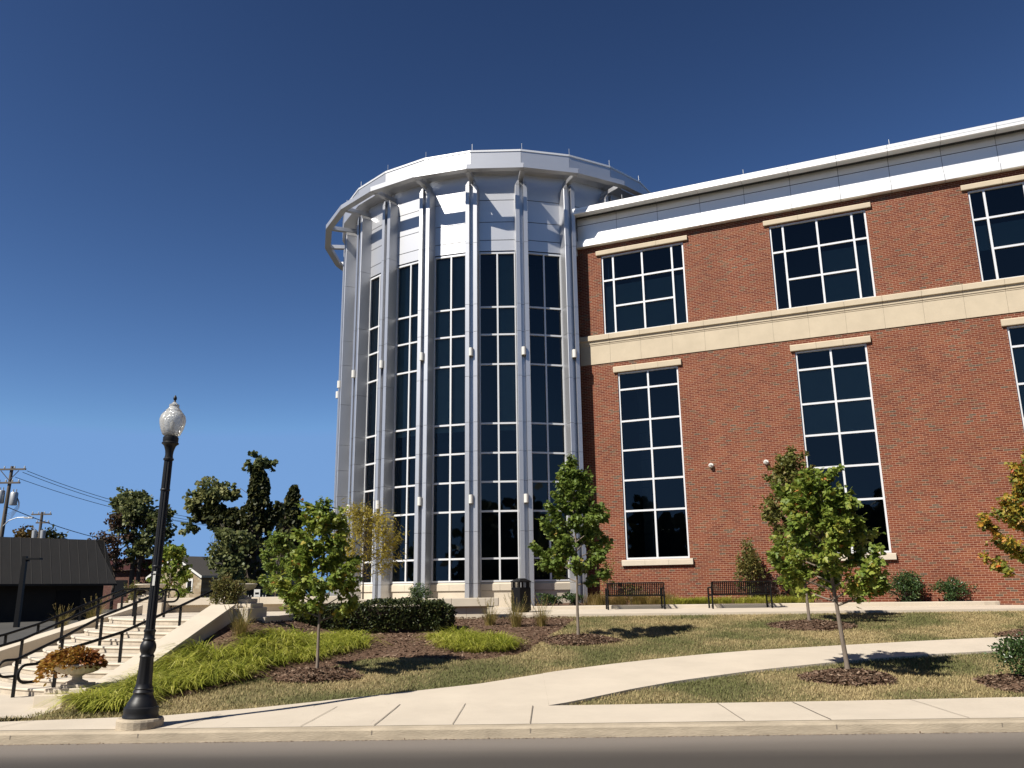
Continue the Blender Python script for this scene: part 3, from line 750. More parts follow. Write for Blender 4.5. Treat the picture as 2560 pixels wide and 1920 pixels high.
# stone plinth with cap, one per bay
def plinth():
    p = MB(); y = YG - .02
    p.box(-HB + .02, HB - .02, y, YG + .3, .5, 1.715); p.box(-HB + .02, -.004, y - .05, YG + .3, 1.725, 1.955); p.box(.004, HB - .02, y - .05, YG + .3, 1.725, 1.955)
    p.prism([(-HB + .02, y - .05), (HB - .02, y - .05), (HB - .02, YG + .3), (-HB + .02, YG + .3)], 1.956, 2.028, top=[(-HB + .02, y + .03), (HB - .02, y + .03), (HB - .02, YG + .3), (-HB + .02, YG + .3)])
    return p.build('stone_plinth', M['stone_pale'], B)
q0 = plinth(); at_k(q0, 4.5)
for k in (-2.5, -1.5, -.5, .5, 1.5, 2.5, 3.5, 5.5): rcopy(q0, k)
# drum panels above the glass
def panel():
    p = MB(); zs = [15.03, 15.49, 16.28, 17.25, 18.40]
    for a, b in zip(zs[:-1], zs[1:]): p.box(-HB + .004, HB - .004, YG - .035, YG + .06, a + (.0 if a < 15.1 else .014), b - .014)
    p.box(-HB, HB, YG + .0, YG + .09, 14.965, 15.03)
    o = p.build('metal_panel', M['metal'], B)
    c = MB(); c.box(-HB + .01, HB - .01, YG - .01, YG + .07, 15.0, 18.4); c.build('panel_backing', M['dark_gap'], o)
    return o
w0 = panel(); at_k(w0, 4.5)
for k in range(-3, 21):
    if k != 4: rcopy(w0, k + .5)
def ringpoly(name, m, Ro, Ri, z0, z1, gap=.006):
    p = MB()
    for k in range(24):
        a0, a1 = AL * (k - 3), AL * (k - 2); pt = lambda R, a: (RC[0] + R * math.sin(a), RC[1] - R * math.cos(a))
        A, Bq, C_, D_ = pt(Ro, a0), pt(Ro, a1), pt(Ri, a1), pt(Ri, a0)
        g_ = gap / (2 * Ro * math.sin(AL / 2)); L_ = lambda u, v, t: (u[0] + (v[0] - u[0]) * t, u[1] + (v[1] - u[1]) * t)
        p.prism([L_(A, Bq, g_), L_(A, Bq, 1 - g_), L_(D_, C_, 1 - g_), L_(D_, C_, g_)], z0, z1)
    return p.build(name, m, B)
ringpoly('parapet', M['metal'], 7.885, 7.1, 18.38, 19.13)
ringpoly('parapet_coping', M['metal_white'], 7.91, 7.0, 19.135, 19.215)
ringpoly('ring_beam', M['metal'], RR, 8.43, 17.965, 18.165)
d = MB(); d.lathe([(7.2, 18.9), (7.2, 19.1)], 24); o = d.build('roof', M['roof_metal'], B); o.location = (RC[0], RC[1], 0)
def bracket():
    p = MB(); p.box(-.095, .095, -8.44, -7.26, 17.95, 18.13); p.box(-.06, .06, -7.5, -7.26, 17.86, 17.95)
    return p.build('bracket', M['metal_pil'], B, bevel=.006)
k0 = bracket(); at_k(k0, 4)
for k in range(-6, 12):
    if k != 4: rcopy(k0, k)
for k in range(0, 9, 1):
    t = MB(); t.tube([(.05, -7.8, 19.2), (.05, -7.8, 19.55)], .009, 6); at_k(t.build('lightning_rod', M['grey_steel'], B), k)

# wall lamps on the pilasters (half cylinders), two rows
def wall_lamp():
    p = MB(); n = 14
    pts = [(.088 * math.cos(a), -.11 * math.sin(a)) for a in np.linspace(0, math.pi, n)][::-1]
    p.prism([(x, y - .02) for x, y in pts], 0, .315)
    o = p.build('wall_lamp', M['white'], None, smooth=True)
    q = MB(); q.box(-.06, .06, -.021, .15, .03, .285); q.build('back_plate', M['grey_steel'], o)
    return o
order = {-1: 'far left', 0: 'leftmost full', 1: 'second', 2: 'third', 3: 'fourth', 4: 'fifth', 5: 'sixth', 6: 'seventh'}
wl0 = None
for row, z in (('upper', 10.50), ('lower', 4.85)):
    for k in range(-2, 7):
        o = wall_lamp() if wl0 is None else copy_tree(wl0); wl0 = wl0 or o
        a = AL * (k - 3) - YAW; cx = RC[0] * CY + RC[1] * SY; cy = 33.0 - RC[0] * SY + RC[1] * CY
        o.location = (cx + (RP) * math.sin(a), cy - (RP) * math.cos(a), z); o.rotation_euler = (0, 0, a)
        if k < 0: lab = f'{row} white wall lamp seen edge-on at the rotunda left outline, ' + ('farther round' if k == -2 else 'nearer one')
        else:
            side = ['at the left outline of the rotunda', 'on the second silver pilaster from the left', 'on the third silver pilaster from the left', 'on the fourth silver pilaster from the left', 'on the silver pilaster left of the middle bay', 'on the silver pilaster right of the middle bay', 'on the silver pilaster next to the brick wall'][k]
            lab = f'{row} white half-round wall lamp {side}'
        tag(o, lab, 'wall lamp', 'wall lamps on the silver pilasters')
# security cameras on the brick
def cctv():
    o = empty('security_camera')
    p = MB(); p.tube([(0, .01, 0), (0, -.10, 0)], .085, 20); p.build('housing', M['white'], o, smooth=True)
    p = MB(); p.lathe([(.012, -.085), (.045, -.07), (.07, -.03), (.075, .0)], 20, (0, -.105, -.01)); p.build('dome', M['white'], o, smooth=True)
    p = MB(); p.box(-.035, .035, -.175, -.11, -.035, .005); p.build('lens', M['black'], o)
    return o
c1 = cctv(); x_, y_ = wpt(7.863); c1.location = (x_, y_, 6.02); c1.rotation_euler = (0, 0, -YAW)
tag(c1, 'white dome security camera on the brick beside the first tall window', 'security camera', 'cameras on the brick wall')
c2 = copy_tree(c1); x_, y_ = wpt(9.785); c2.location = (x_, y_, 6.0)
tag(c2, 'white dome security camera on the brick, nearer the tree tops', 'security camera', 'cameras on the brick wall')
#@@PART2
# ------------------------------------------------------------------ seat wall
sw = tag(empty('seat_wall', (0, 0, 0)), 'long low pale stone seat wall with overhanging cap behind the clipped hedge', 'seat wall')
t = MB(); xs = [-7.2, -5.6, -4.05, -2.75, -1.75, -.45]
for a, b in zip(xs[:-1], xs[1:]): t.box(a + .003, b - .003, 23.72, 24.28, 1.31, 1.535)
t.build('cap', M['stone_pale'], sw, bevel=.012)
t = MB(); xs = [-6.75, -5.2, -3.7, -2.3, -1.35, -.78]
for a, b in zip(xs[:-1], xs[1:]): t.box(a + .003, b - .003, 23.86, 24.16, .85, 1.308)
t.build('base', M['stone_pale'], sw)
t = MB(); t.box(-7.18, -.47, 23.76, 24.24, 1.33, 1.5); t.build('mortar', M['joint'], sw)

# ------------------------------------------------------------------ staircase
ST = tag(empty('staircase', (-8, 16, .15)), 'curved pale limestone staircase rising between a wide sloping cheek wall and a low one', 'staircase')
def st(mb, name, m, bevel=0): 
    o = mb.build(name, m, None, bevel=bevel); o.parent = ST; o.matrix_parent_inverse = Matrix.Translation((8, -16, -.15)); return o
xr = lambda y: -6.80 + .15 * (y - 14.0) + .03
def left_ok(x, y): return (x + 11.0) * (20.6 - 17.1) - (y - 17.1) * (-9.1 + 11.0) > 0
for k in range(1, 11):
    cx, cy, r = -6.3 + .1 * k, 18.46 + .332 * (k - 1), 4.4
    z0, z1 = (0 if k == 1 else .15 + .11 * (k - 1)), .15 + .11 * k
    def outline(rr):
        pts = []
        for th in np.linspace(-12, 112, 63):
            x, y = cx - rr * math.sin(R_(th)), cy - rr * math.cos(R_(th))
            if x <= xr(y) and left_ok(x, y): pts.append((x, y))
        return [(xr(pts[0][1]), pts[0][1])] + pts + [(-9.3 + .18, 20.9), (-6.0, 20.9)]
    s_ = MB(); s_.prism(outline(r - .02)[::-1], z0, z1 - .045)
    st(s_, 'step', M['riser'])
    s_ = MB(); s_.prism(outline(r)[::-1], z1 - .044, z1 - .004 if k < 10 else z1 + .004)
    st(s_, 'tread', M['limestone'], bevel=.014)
ct = lambda x, y: .36 + (y - 14.0) * .3225
c = MB(); c.prism([(-6.77, 14.02), (-6.36, 13.97), (-5.79, 17.6), (-6.24, 17.66)], -.1, lambda x, y: ct(x, y) - .072); st(c, 'cheek_wall', M['stone_pale'])
c = MB()
for y0, y1 in ((14.0, 15.25), (15.25, 16.45), (16.45, 17.62)):
    e = lambda y: (-6.80 + .15 * (y - 14), -6.30 + .15 * (y - 14))
    a0, b0_ = e(y0 + .003); a1, b1_ = e(y1 - .003)
    c.prism([(a0, y0 + .003), (b0_, y0 + .003), (b1_, y1 - .003), (a1, y1 - .003)], lambda x, y: ct(x, y) - .07, ct)
st(c, 'cheek_cap', M['stone_pale'], bevel=.008)
c = MB(); c.prism([(-11.2, 17.0), (-10.85, 17.0), (-9.0, 20.7), (-9.3, 20.7)], -.1, lambda x, y: .48 + (y - 17.0) * .275); st(c, 'low_cheek_wall', M['stone_pale'], bevel=.01)
c = MB(); c.prism([(-7.17, 13.02), (-6.74, 13.02), (-6.32, 13.98), (-6.84, 14.02)], 0, .31); c.prism([(-7.10, 13.16), (-6.47, 13.16), (-6.42, 13.75), (-7.0, 13.75)], .312, .385); st(c, 'urn_plinth', M['stone_pale'], bevel=.01)
c = MB(); c.box(-6.36, -5.50, 17.66, 19.0, .9, 1.44); c.box(-6.28, -5.56, 18.0, 18.9, 1.442, 1.53); c.box(-6.2, -5.66, 18.12, 18.8, 1.532, 1.625); st(c, 'urn_plinth', M['stone_pale'], bevel=.01)
c = MB(); c.box(-10.7, -9.5, 23.0, 24.2, 1.1, 1.52); c.box(-10.5, -9.75, 23.2, 24.0, 1.522, 1.60); c.box(-10.42, -9.83, 23.3, 23.9, 1.602, 1.68); st(c, 'urn_plinth', M['stone_pale'], bevel=.01)
# parapet wall behind the landing
pw = tag(empty('parapet_wall', (0, 0, 0)), 'low pale stone wall with thick cap closing the back of the landing', 'wall')
t = MB(); t.box(-9.45, -4.6, 23.55, 23.9, 1.1, 1.44); t.build('base', M['stone'], pw)
t = MB(); 
for a, b in ((-9.6, -8.35), (-8.35, -7.0), (-7.0, -4.5)): t.box(a + .003, b - .003, 23.4, 23.97, 1.442, 1.635)
t.build('cap', M['stone_pale'], pw, bevel=.01)

# ------------------------------------------------------------------ urns
def urn():
    o = empty('urn_planter')
    p = MB(); p.box(-.2, .2, -.2, .2, 0, .045); p.build('base', M['limestone'], o, bevel=.008)
    prof = [(.155, .046), (.16, .07), (.12, .085), (.075, .105), (.07, .15), (.10, .165), (.11, .18)]
    p = MB(); p.lathe(prof, 28); p.build('stem', M['limestone'], o, smooth=True)
    prof = [(.10, .18), (.20, .195), (.275, .225), (.315, .262), (.33, .295), (.352, .312), (.357, .332), (.34, .345), (.30, .33), (.05, .31)]
    p = MB(); p.lathe(prof, 96, flute=[0, .03, .035, .03, .01, 0, 0, 0, 0, 0]); p.build('bowl', M['limestone'], o, smooth=True)
    return o
u1 = urn(); u1.location = (-6.76, 13.44, .386); tag(u1, 'pale fluted stone urn at the foot of the sloping cheek wall', 'urn', 'stone urns by the stairs')
u2 = copy_tree(u1); u2.location = (-5.95, 18.45, 1.626); u2.scale = (1, 1, .93); tag(u2, 'pale fluted stone urn above the cheek wall, its left side under trailing leaves', 'urn', 'stone urns by the stairs')
u3 = copy_tree(u1); u3.location = (-10.12, 23.6, 1.68); u3.scale = (1.15, 1.15, 1); tag(u3, 'pale fluted stone urn across the landing, partly behind the black lamp post', 'urn', 'stone urns by the stairs')

def bush(name, label, cat, c, rad, n, size, m, seed, tmpl=T_OVAL, power=.45, lump=.25, stems=True, group=None, flat=.45, up=.35):
    """leafy mass: clumps spread through an ellipsoid of radii rad standing on c"""
    rg = np.random.default_rng(seed); rad = np.array(rad, float)
    nc = max(12, n // 22); d = unit(rg.normal(size=(nc, 3))); d[:, 2] = np.abs(d[:, 2]) * np.sign(rg.random(nc) - .22)
    ctr = d * (rg.random((nc, 1)) ** power) * rad * (1 + lump * rg.normal(size=(nc, 1)) * .6)
    k = rg.integers(0, nc, n)
    P = ctr[k] + rg.normal(size=(n, 3)) * rad * .13
    D = unit(P / rad + rg.normal(size=(n, 3)) * .8 + np.array([0, 0, up]))
    P = P + np.array([0, 0, rad[2]]); P[:, 2] = np.maximum(P[:, 2], .02)
    tint = np.clip(.5 * rg.random(n) + .5 * rg.random(nc)[k], 0, 1)
    o = tag(empty(name, tuple(c)), label, cat, group)
    leaves('foliage', P, D, size * rg.uniform(.6, 1.25, n), tmpl, m, o, rg, tint=tint, flat=flat)
    if stems:
        t = MB()
        for j in range(9):
            e = ctr[rg.integers(0, nc)] * .8 + np.array([0, 0, rad[2]])
            t.tube([(rg.normal() * .03, rg.normal() * .03, -.03), (e[0] * .4, e[1] * .4, e[2] * .5), tuple(e)], [.012, .009, .004], 5)
        t.build('stems', M['bark'], o)
    return o
# plants in the urns
rg = np.random.default_rng(21)
n = 2300; a = rg.random(n) * 2 * np.pi; rr = np.sqrt(rg.random(n)) * .40
P = np.c_[rr * np.cos(a) * 1.12 - .08, rr * np.sin(a) * .9, .30 + .24 * (1 - (rr / .42) ** 2) + rg.normal(size=n) * .025]
dr = (rg.random(n) < .26) & (P[:, 0] < .02); P[dr, 2] -= rg.random(dr.sum()) * .22; P[dr, 0] = P[dr, 0] * .6 - .17; P[dr, 1] = P[dr, 1] * .8 - .16
o = tag(empty('coleus_plant', (-6.76, 13.44, .386)), 'rust and gold foliage plant spilling over the lower stone urn', 'plant')
leaves('foliage', P, np.c_[P[:, 0], P[:, 1] - .05, .15 * rg.normal(size=n) - .02], rg.uniform(.04, .075, n), T_OVAL, M['coleus'], o, rg, tint=np.clip(rg.random(n) * .65 + .35 * (P[:, 0] < .12) + .12 * (P[:, 2] < .4) - .1 * (P[:, 0] > .2), 0, 1), flat=.5)
t = MB(); t.lathe([(.05, .30), (.30, .30), (.24, .40), (.08, .44)], 14); t.build('stems', M['bark'], o)
o = bush('trailing_plant', 'dull green trailing plant hanging over the left side of the upper urn', 'plant', (-6.10, 18.05, 1.44), (.30, .26, .32), 2400, .055, M['trailing'], 31, stems=False, power=.4)
o = bush('urn_grass', 'short reddish growth standing in the upper urn', 'plant', (-5.85, 18.45, 1.90), (.22, .22, .06), 220, .05, M['maple_dull'], 32, T_NEED, stems=False, up=1)
o = bush('trailing_plant', 'green trailing plant hanging from the urn across the landing', 'plant', (-10.5, 23.4, 1.5), (.28, .3, .30), 500, .06, M['trailing'], 33, stems=False)

# ------------------------------------------------------------------ handrails
def handrail(label, feet, h, ext0, ext1, curl0=None, curl1=None):
    o = tag(empty('handrail', tuple(feet[0])), label, 'handrail', 'black handrails on the stairs'); b = Vector(feet[0])
    top = [Vector((x, y, z + h)) - b for x, y, z in feet]
    path = ([Vector(ext0) - b] if ext0 else []) + top + ([Vector(p) - b for p in ext1] if ext1 else [])
    r = MB(); r.tube(path, .026, 10); r.build('rail', M['black_satin'], o, smooth=True)
    for x, y, z in feet:
        p = MB(); q = Vector((x, y, z)) - b; p.box(q.x - .021, q.x + .021, q.y - .021, q.y + .021, q.z - .02, q.z + h); p.build('post', M['black_satin'], o)
    for cdir, end in ((curl0, path[0]), (curl1, path[-1])):
        if cdir is None: continue
        d = Vector(cdir); loop = []
        for k in range(13):
            a = math.pi * k / 12; loop.append(end + d * (.16 + .13 * math.sin(a)) + Vector((0, 0, -.13 + .13 * math.cos(a))) )
        loop = [end, end + d * .08] + loop + [loop[-1] - d * .16]
        r = MB(); r.tube(loop, .022, 8); r.build('end_loop', M['black_satin'], o, smooth=True)
    return o
fm = [(-8.23, 14.33, .13), (-8.09, 15.42, .42), (-7.95, 16.52, .75), (-7.81, 17.62, .98), (-7.67, 18.72, 1.24)]
handrail('black handrail up the middle of the stairs with looped ends', fm, .60, None, None, (-.55, -.84, 0), (.75, .66, 0))
fr_ = [(-7.35, 13.9, .26), (-6.98, 15.3, .50), (-6.62, 16.95, .92), (-6.32, 18.1, 1.25)]
handrail('black handrail beside the wide sloping cheek wall', fr_, .60, (-7.45, 13.5, .72), [(-5.6, 18.9, 1.85)], (-.4, -.9, 0), None)
f2 = [(-9.75, 15.9, .15), (-9.54, 16.7, .30), (-9.27, 17.6, .60), (-9.1, 18.7, .90), (-8.8, 19.75, 1.24)]
handrail('black handrail left of the middle one, nearer of the two left rails', f2, .63, (-10.0, 15.2, .62), [(-8.6, 20.2, 1.88)], None, (.6, .8, 0))
f1 = [(-10.95, 17.5, .22), (-10.7, 18.1, .34), (-10.4, 18.75, .52), (-10.25, 19.2, .66), (-10.05, 19.8, .86), (-9.9, 20.3, 1.02), (-9.8, 21.3, 1.24)]
handrail('black handrail against the low left cheek wall, farthest from the lamp post', f1, .63, (-11.4, 16.4, .6), [(-9.6, 21.8, 1.88)], None, (.6, .8, 0))

# ------------------------------------------------------------------ street lamp
SL = tag(empty('street_lamp', (-4.72, 11.07, .138)), 'tall black fluted street lamp with clear acorn globe on a round concrete footing', 'street lamp')
SL.rotation_euler = (0, R_(1.15), 0)
p = MB(); p.lathe([(.275, -.06), (.28, .085), (.265, .112), (.10, .118)], 22); p.build('footing', M['kerb'], SL, smooth=False, bevel=.01)
F0 = .115
prof = [(.215, 0), (.215, .02), (.205, .04), (.21, .07), (.205, .12), (.185, .135), (.182, .15), (.165, .19), (.135, .235), (.118, .275), (.12, .29), (.126, .30), (.118, .315), (.108, .33), (.112, .345), (.102, .36), (.096, .40)]
p = MB(); p.lathe([(r, z + F0) for r, z in prof], 40); p.build('base', M['black'], SL, smooth=True)
prof = [(.095, .40), (.082, .70), (.088, .715), (.09, .73), (.078, .745), (.075, .76), (.09, .79), (.099, .83), (.095, .87), (.08, .905), (.068, .92), (.076, .93), (.078, .94), (.066, .955), (.066, 1.02), (.074, 1.03), (.074, 1.05), (.062, 1.06)]
p = MB(); p.lathe([(r, z + F0) for r, z in prof], 40, flute=[.03, .03] + [0] * 16); p.build('pedestal', M['black'], SL, smooth=True)
p = MB(); p.lathe([(.056, 1.06 + F0), (.054, 2.0 + F0), (.052, 3.0 + F0), (.050, 3.30 + F0)], 48, flute=[.07] * 4); p.build('shaft', M['black'], SL)
p = MB(); p.lathe([(r, z + F0) for r, z in [(.05, 3.24), (.066, 3.25), (.068, 3.27), (.052, 3.285), (.05, 3.33), (.056, 3.38), (.075, 3.44), (.092, 3.46), (.108, 3.47), (.11, 3.485), (.096, 3.50), (.10, 3.515), (.10, 3.56), (.085, 3.575)]], 40); p.build('capital', M['black'], SL, smooth=True)
for zz in (1.85, 1.95, 2.95):
    p = MB(); p.lathe([(.058, zz), (.063, zz + .006), (.063, zz + .022), (.058, zz + .028)], 24); p.build('band', M['black'], SL, smooth=True)
gl = [(.075, 3.572), (.115, 3.60), (.145, 3.67), (.165, 3.75), (.170, 3.80), (.158, 3.86), (.125, 3.905), (.105, 3.92), (.103, 3.935), (.085, 3.95), (.062, 3.985), (.066, 4.0), (.066, 4.015), (.04, 4.03), (.018, 4.055)]
p = MB(); p.lathe([(r, z + F0) for r, z in gl], 48, flute=[0, .0, .004, .006, .006, .004, 0, 0, 0, 0, 0, 0, 0, 0, 0]); p.build('globe', M['globe'], SL, smooth=True)
p = MB(); p.lathe([(r, z + F0) for r, z in [(.012, 4.05), (.018, 4.06), (.012, 4.075), (.024, 4.095), (.022, 4.12), (.006, 4.15)]], 14); p.build('finial', M['black'], SL, smooth=True)
p = MB(); p.lathe([(r, z + F0) for r, z in [(.05, 3.575), (.05, 3.64), (.03, 3.66), (.03, 3.76), (.012, 3.79)]], 14); p.build('bulb', M['white'], SL, smooth=True)
p = MB(); p.box(-.012, .02, -.060, -.0535, 1.72, 1.90); p.build('sticker', M['white'], SL)

# ------------------------------------------------------------------ benches and bin
def bench():
    o = empty('park_bench'); L = 1.76
    s_ = MB(); prof = [(-.02, .81), (.015, .80), (.03, .77), (.06, .60), (.085, .47), (.12, .425), (.18, .415), (.40, .435), (.50, .43), (.53, .40)]
    nsl = 30
    for i in range(nsl):
        x = -.5 * L + .06 + (L - .12) * i / (nsl - 1)
        for (y0, z0), (y1, z1) in zip(prof[:-1], prof[1:]):
            d = Vector((0, y1 - y0, z1 - z0)).normalized(); nrm = Vector((0, -d.z, d.y)) * .004
            a, b = Vector((x - .018, y0, z0)), Vector((x + .018, y0, z0)); c, e = Vector((x + .018, y1, z1)), Vector((x - .018, y1, z1))
            s_.quad(a + nrm, b + nrm, c + nrm, e + nrm); s_.quad(a - nrm, e - nrm, c - nrm, b - nrm)
    s_.build('slats', M['black_satin'], o)
    f = MB()
    for (y, z) in ((-.02, .80), (.095, .43), (.515, .415)): f.tube([(-.5 * L + .03, y, z), (.5 * L - .03, y, z)], .018, 8)
    f.build('crossbars', M['black_satin'], o)
    for s in (-1, 1):
        l = MB(); x = s * (.5 * L - .01); w = .025
        l.tube([(x, .01, 0), (x, .03, .30), (x, .045, .62), (x, .07, .64), (x, .50, .63), (x, .53, .60), (x, .52, 0)], .026, 8)
        l.tube([(x, .03, .40), (x, .525, .40)], .02, 8); l.tube([(x, .045, .6), (x, -.02, .80)], .022, 8)
        l.build('end_frame', M['black_satin'], o)
    return o
b1_ = bench(); b1_.location = (3.74, 26.30, 1.10); tag(b1_, 'black slatted metal bench below the first tall window', 'bench', 'benches facing the brick wall')
b2_ = copy_tree(b1_); b2_.location = (6.96, 26.16, 1.10); b2_.scale = (1.04, 1, 1); tag(b2_, 'black slatted metal bench beside the narrow upright shrub', 'bench', 'benches facing the brick wall')
tb = tag(empty('trash_bin', (.19, 25.5, 1.088), R_(38)), 'black metal trash bin with slotted hood in front of the rotunda', 'trash bin')
t = MB(); t.box(-.215, .215, -.215, .215, .04, .72); t.build('body', M['black_satin'], tb, bevel=.02)
t = MB()
for s in (-1, 1):
    for i in range(8):
        x = -.19 + .38 * i / 7; t.box(x - .012, x + .012, s * .205 - .006, s * .205 + .006, .72, .90); t.box(s * .205 - .006, s * .205 + .006, x - .012, x + .012, .72, .90)
t.build('slot_grille', M['black_satin'], tb)
t = MB(); t.prism([(-.225, -.225), (.225, -.225), (.225, .225), (-.225, .225)], .90, .985, top=[(-.08, -.08), (.08, -.08), (.08, .08), (-.08, .08)]); t.box(-.225, .225, -.225, .225, .875, .899); t.build('hood', M['black_satin'], tb)
t = MB(); t.box(-.17, .17, -.17, .17, 0, .04); t.build('foot', M['black_satin'], tb)

# ------------------------------------------------------------------ trees
def tree(name, label, loc, H, zc, prof, nbr, nleaf, lsize, m, seed, tr=.035, lean=(0, 0), bark='bark_young', tmpl=T_MAPLE, cat='tree', group=None, twig=.30, clump=.042, rise=.75, droop=-.15, zexp=1.0, top=1.0):
    rg = np.random.default_rng(seed); rnd = random.Random(seed)
    o = tag(empty(name, loc), label, cat, group)
    t = MB(); axis = lambda z: Vector((lean[0] * (z / H) + .02 * H * .35 * math.sin(z * 2.1 + seed) * (z / H), lean[1] * (z / H) + .015 * math.cos(z * 1.7 + seed), z))
    zs = np.linspace(-.08, H * .95, 12); t.tube([axis(max(z, 0)) + Vector((0, 0, min(z, 0))) for z in zs], [tr * (1.35 if i == 0 else 1) * (1 - .85 * (max(z, 0) / H)) for i, z in enumerate(zs)], 9)
    pts, dirs, tin = [], [], []
    for i in range(nbr):
        f = (i + .5) / nbr; z0 = zc * .92 + (H * .93 - zc) * f ** zexp
        az = i * 2.39996 + rnd.uniform(-.35, .35)
        ze = min(H * .985, z0 + rnd.uniform(.6, 1.1) * rise * max(.12, prof((z0 - zc) / (H - zc)) ))
        R = prof(max(0, min(1, (ze - zc) / (H - zc)))) * rnd.uniform(.72, 1.12)
        s = axis(z0); e = Vector((axis(ze).x + R * math.cos(az), axis(ze).y + R * math.sin(az), ze))
        mid = s.lerp(e, .5) + Vector((math.cos(az), math.sin(az), 0)) * R * .12 - Vector((0, 0, (ze - z0) * .12))
        r0 = tr * .42 * (1 - .6 * f) + .003
        t.tube([s, mid, e], [r0, r0 * .6, .003], 5, cap=False)
        bt = rnd.random()
        for q in range(max(3, int(5 * R / .8) + 2)):
            u = rnd.uniform(.25, 1.0); base = s.lerp(mid, u * 2) if u < .5 else mid.lerp(e, u * 2 - 1)
            az2 = az + rnd.uniform(-1.5, 1.5); ln = twig * rnd.uniform(.5, 1.15) * (1.1 - .35 * u)
            tip = base + Vector((math.cos(az2) * ln, math.sin(az2) * ln, ln * rnd.uniform(.0, .95)))
            t.tube([base, tip], [.005, .002], 3, cap=False)
            pts.append((base, tip, bt * .6 + rnd.random() * .4))
        pts.append((mid, e, bt))
    for q in range(int(6 * top)):
        z = H * rnd.uniform(.86, .97); a = rnd.uniform(0, 6.28); p_ = axis(z); pts.append((p_, p_ + Vector((math.cos(a) * .1, math.sin(a) * .1, H * .06)), rnd.random()))
    t.build('trunk', M[bark], o, smooth=True)
    A = np.array([p[0][:] for p in pts]); Bv = np.array([p[1][:] for p in pts]); TT = np.array([p[2] for p in pts])
    ln = np.linalg.norm(Bv - A, axis=1) + .1; k = rg.choice(len(A), nleaf, p=ln / ln.sum())
    u = rg.random((nleaf, 1)) * 1.05; P = A[k] + (Bv - A)[k] * u + rg.normal(size=(nleaf, 3)) * clump
    c = np.array([[*axis(z)] for z in P[:, 2]]); out = P - c; out[:, 2] = 0
    D = unit(out) * .8 + rg.normal(size=(nleaf, 3)) * .55 + np.array([0, 0, droop])
    tint = np.clip(.55 * TT[k] + .45 * rg.random(nleaf), 0, 1)
    tint = np.where(rg.random(nleaf) < .25, rg.random(nleaf), tint * .9)
    leaves('crown', P, D, lsize * rg.uniform(.6, 1.25, nleaf), tmpl, M[m], o, rg, tint=tint, flat=.55)
    return o
def pf_(*kv):
    xs, ys = zip(*kv); return lambda t: float(np.interp(t, xs, ys))
GR = 'young trees on the lawn'
tree('maple_tree', 'young green maple with a few red tips beside the golden grass bank', (-3.43, 15.06, zf(-3.43, 15.06)), 2.98, .95, pf_((0, .55), (.18, .80), (.4, .72), (.65, .42), (.85, .22), (1, .06)), 26, 6000, .082, 'maple', 41, .030, group=GR)
tree('maple_tree', 'young dark green maple in front of the rotunda and brick corner', (1.39, 19.0, zf(1.39, 19.0)), 4.02, 1.25, pf_((0, .60), (.2, .84), (.45, .74), (.62, .42), (.8, .24), (1, .07)), 34, 9000, .088, 'maple_green', 42, .036, group=GR)
tree('maple_tree', 'leaning young maple with orange and yellow leaves nearest the path', (5.46, 14.3, zf(5.46, 14.3) + .04), 3.36, 1.15, pf_((0, .62), (.2, 1.02), (.45, .95), (.7, .62), (.88, .40), (1, .12)), 32, 7200, .092, 'maple', 43, .042, lean=(-.28, 0), group=GR)
tree('maple_tree', 'taller dull green maple standing behind the leaning one', (7.26, 21.2, zf(7.26, 21.2)), 4.28, 1.0, pf_((0, .55), (.3, .82), (.6, .75), (.85, .55), (1, .22)), 34, 7200, .09, 'maple_dull', 44, .040, lean=(-.1, 0), group=GR, rise=1.2)
tree('maple_tree', 'orange and green maple cut off by the right edge', (11.85, 18.83, zf(11.5, 18.8)), 4.0, 1.1, pf_((0, .7), (.25, 1.15), (.5, 1.0), (.75, .6), (1, .15)), 32, 7800, .092, 'maple_orange', 45, .042, group=GR)
tree('honey_locust', 'feathery yellow tree in front of the left side of the rotunda', (-4.5, 25.3, 1.08), 3.15, 1.15, pf_((0, .6), (.3, 1.05), (.6, 1.0), (.85, .7), (1, .25)), 26, 5200, .10, 'locust', 46, .030, bark='bark', tmpl=T_NEED, twig=.45, clump=.10, rise=.8)
tree('maple_tree', 'small green and orange maple behind the black lamp post', (-10.95, 27.0, 1.15), 2.1, .45, pf_((0, .45), (.3, .66), (.6, .5), (1, .12)), 20, 2000, .12, 'maple', 47, .03)
tree('hornbeam_tree', 'narrow green tree behind the young maple by the grass bank', (-8.42, 30.0, 1.15), 2.6, .4, pf_((0, .4), (.3, .58), (.7, .5), (1, .18)), 24, 2800, .12, 'maple_green', 48, .03, rise=1.3)

# ------------------------------------------------------------------ shrubs by the building
bush('columnar_shrub', 'narrow upright brown green shrub against the brick between the benches and cameras', 'shrub', (7.98, 28.75, 1.22), (.40, .36, 1.02), 2800, .085, M['barberry'], 51, T_OVAL, power=.5)
bush('burgundy_shrub', 'dark burgundy shrub behind the second bench', 'shrub', (9.0, 28.3, 1.22), (.52, .42, .48), 1700, .08, M['burgundy'], 52)
bush('holly_shrub', 'larger dark evergreen shrub against the brick right of the leaning maple', 'shrub', (12.45, 27.05, 1.22), (.58, .30, .44), 2600, .07, M['evergreen'], 53)
bush('holly_shrub', 'smaller spiky evergreen shrub near the end of the planter kerb', 'shrub', (13.65, 26.62, 1.22), (.52, .22, .32), 1700, .065, M['evergreen'], 54, up=.9)
bush('boxwood_shrub', 'small green shrub below the rotunda left of the middle pilaster', 'shrub', (-3.25, 29.0, 1.12), (.40, .34, .42), 1600, .06, M['evergreen'], 55)
bush('low_shrub', 'low bright green shrub by the trash bin', 'shrub', (1.1, 28.2, 1.2), (.38, .3, .20), 1100, .07, M['evergreen'], 56)
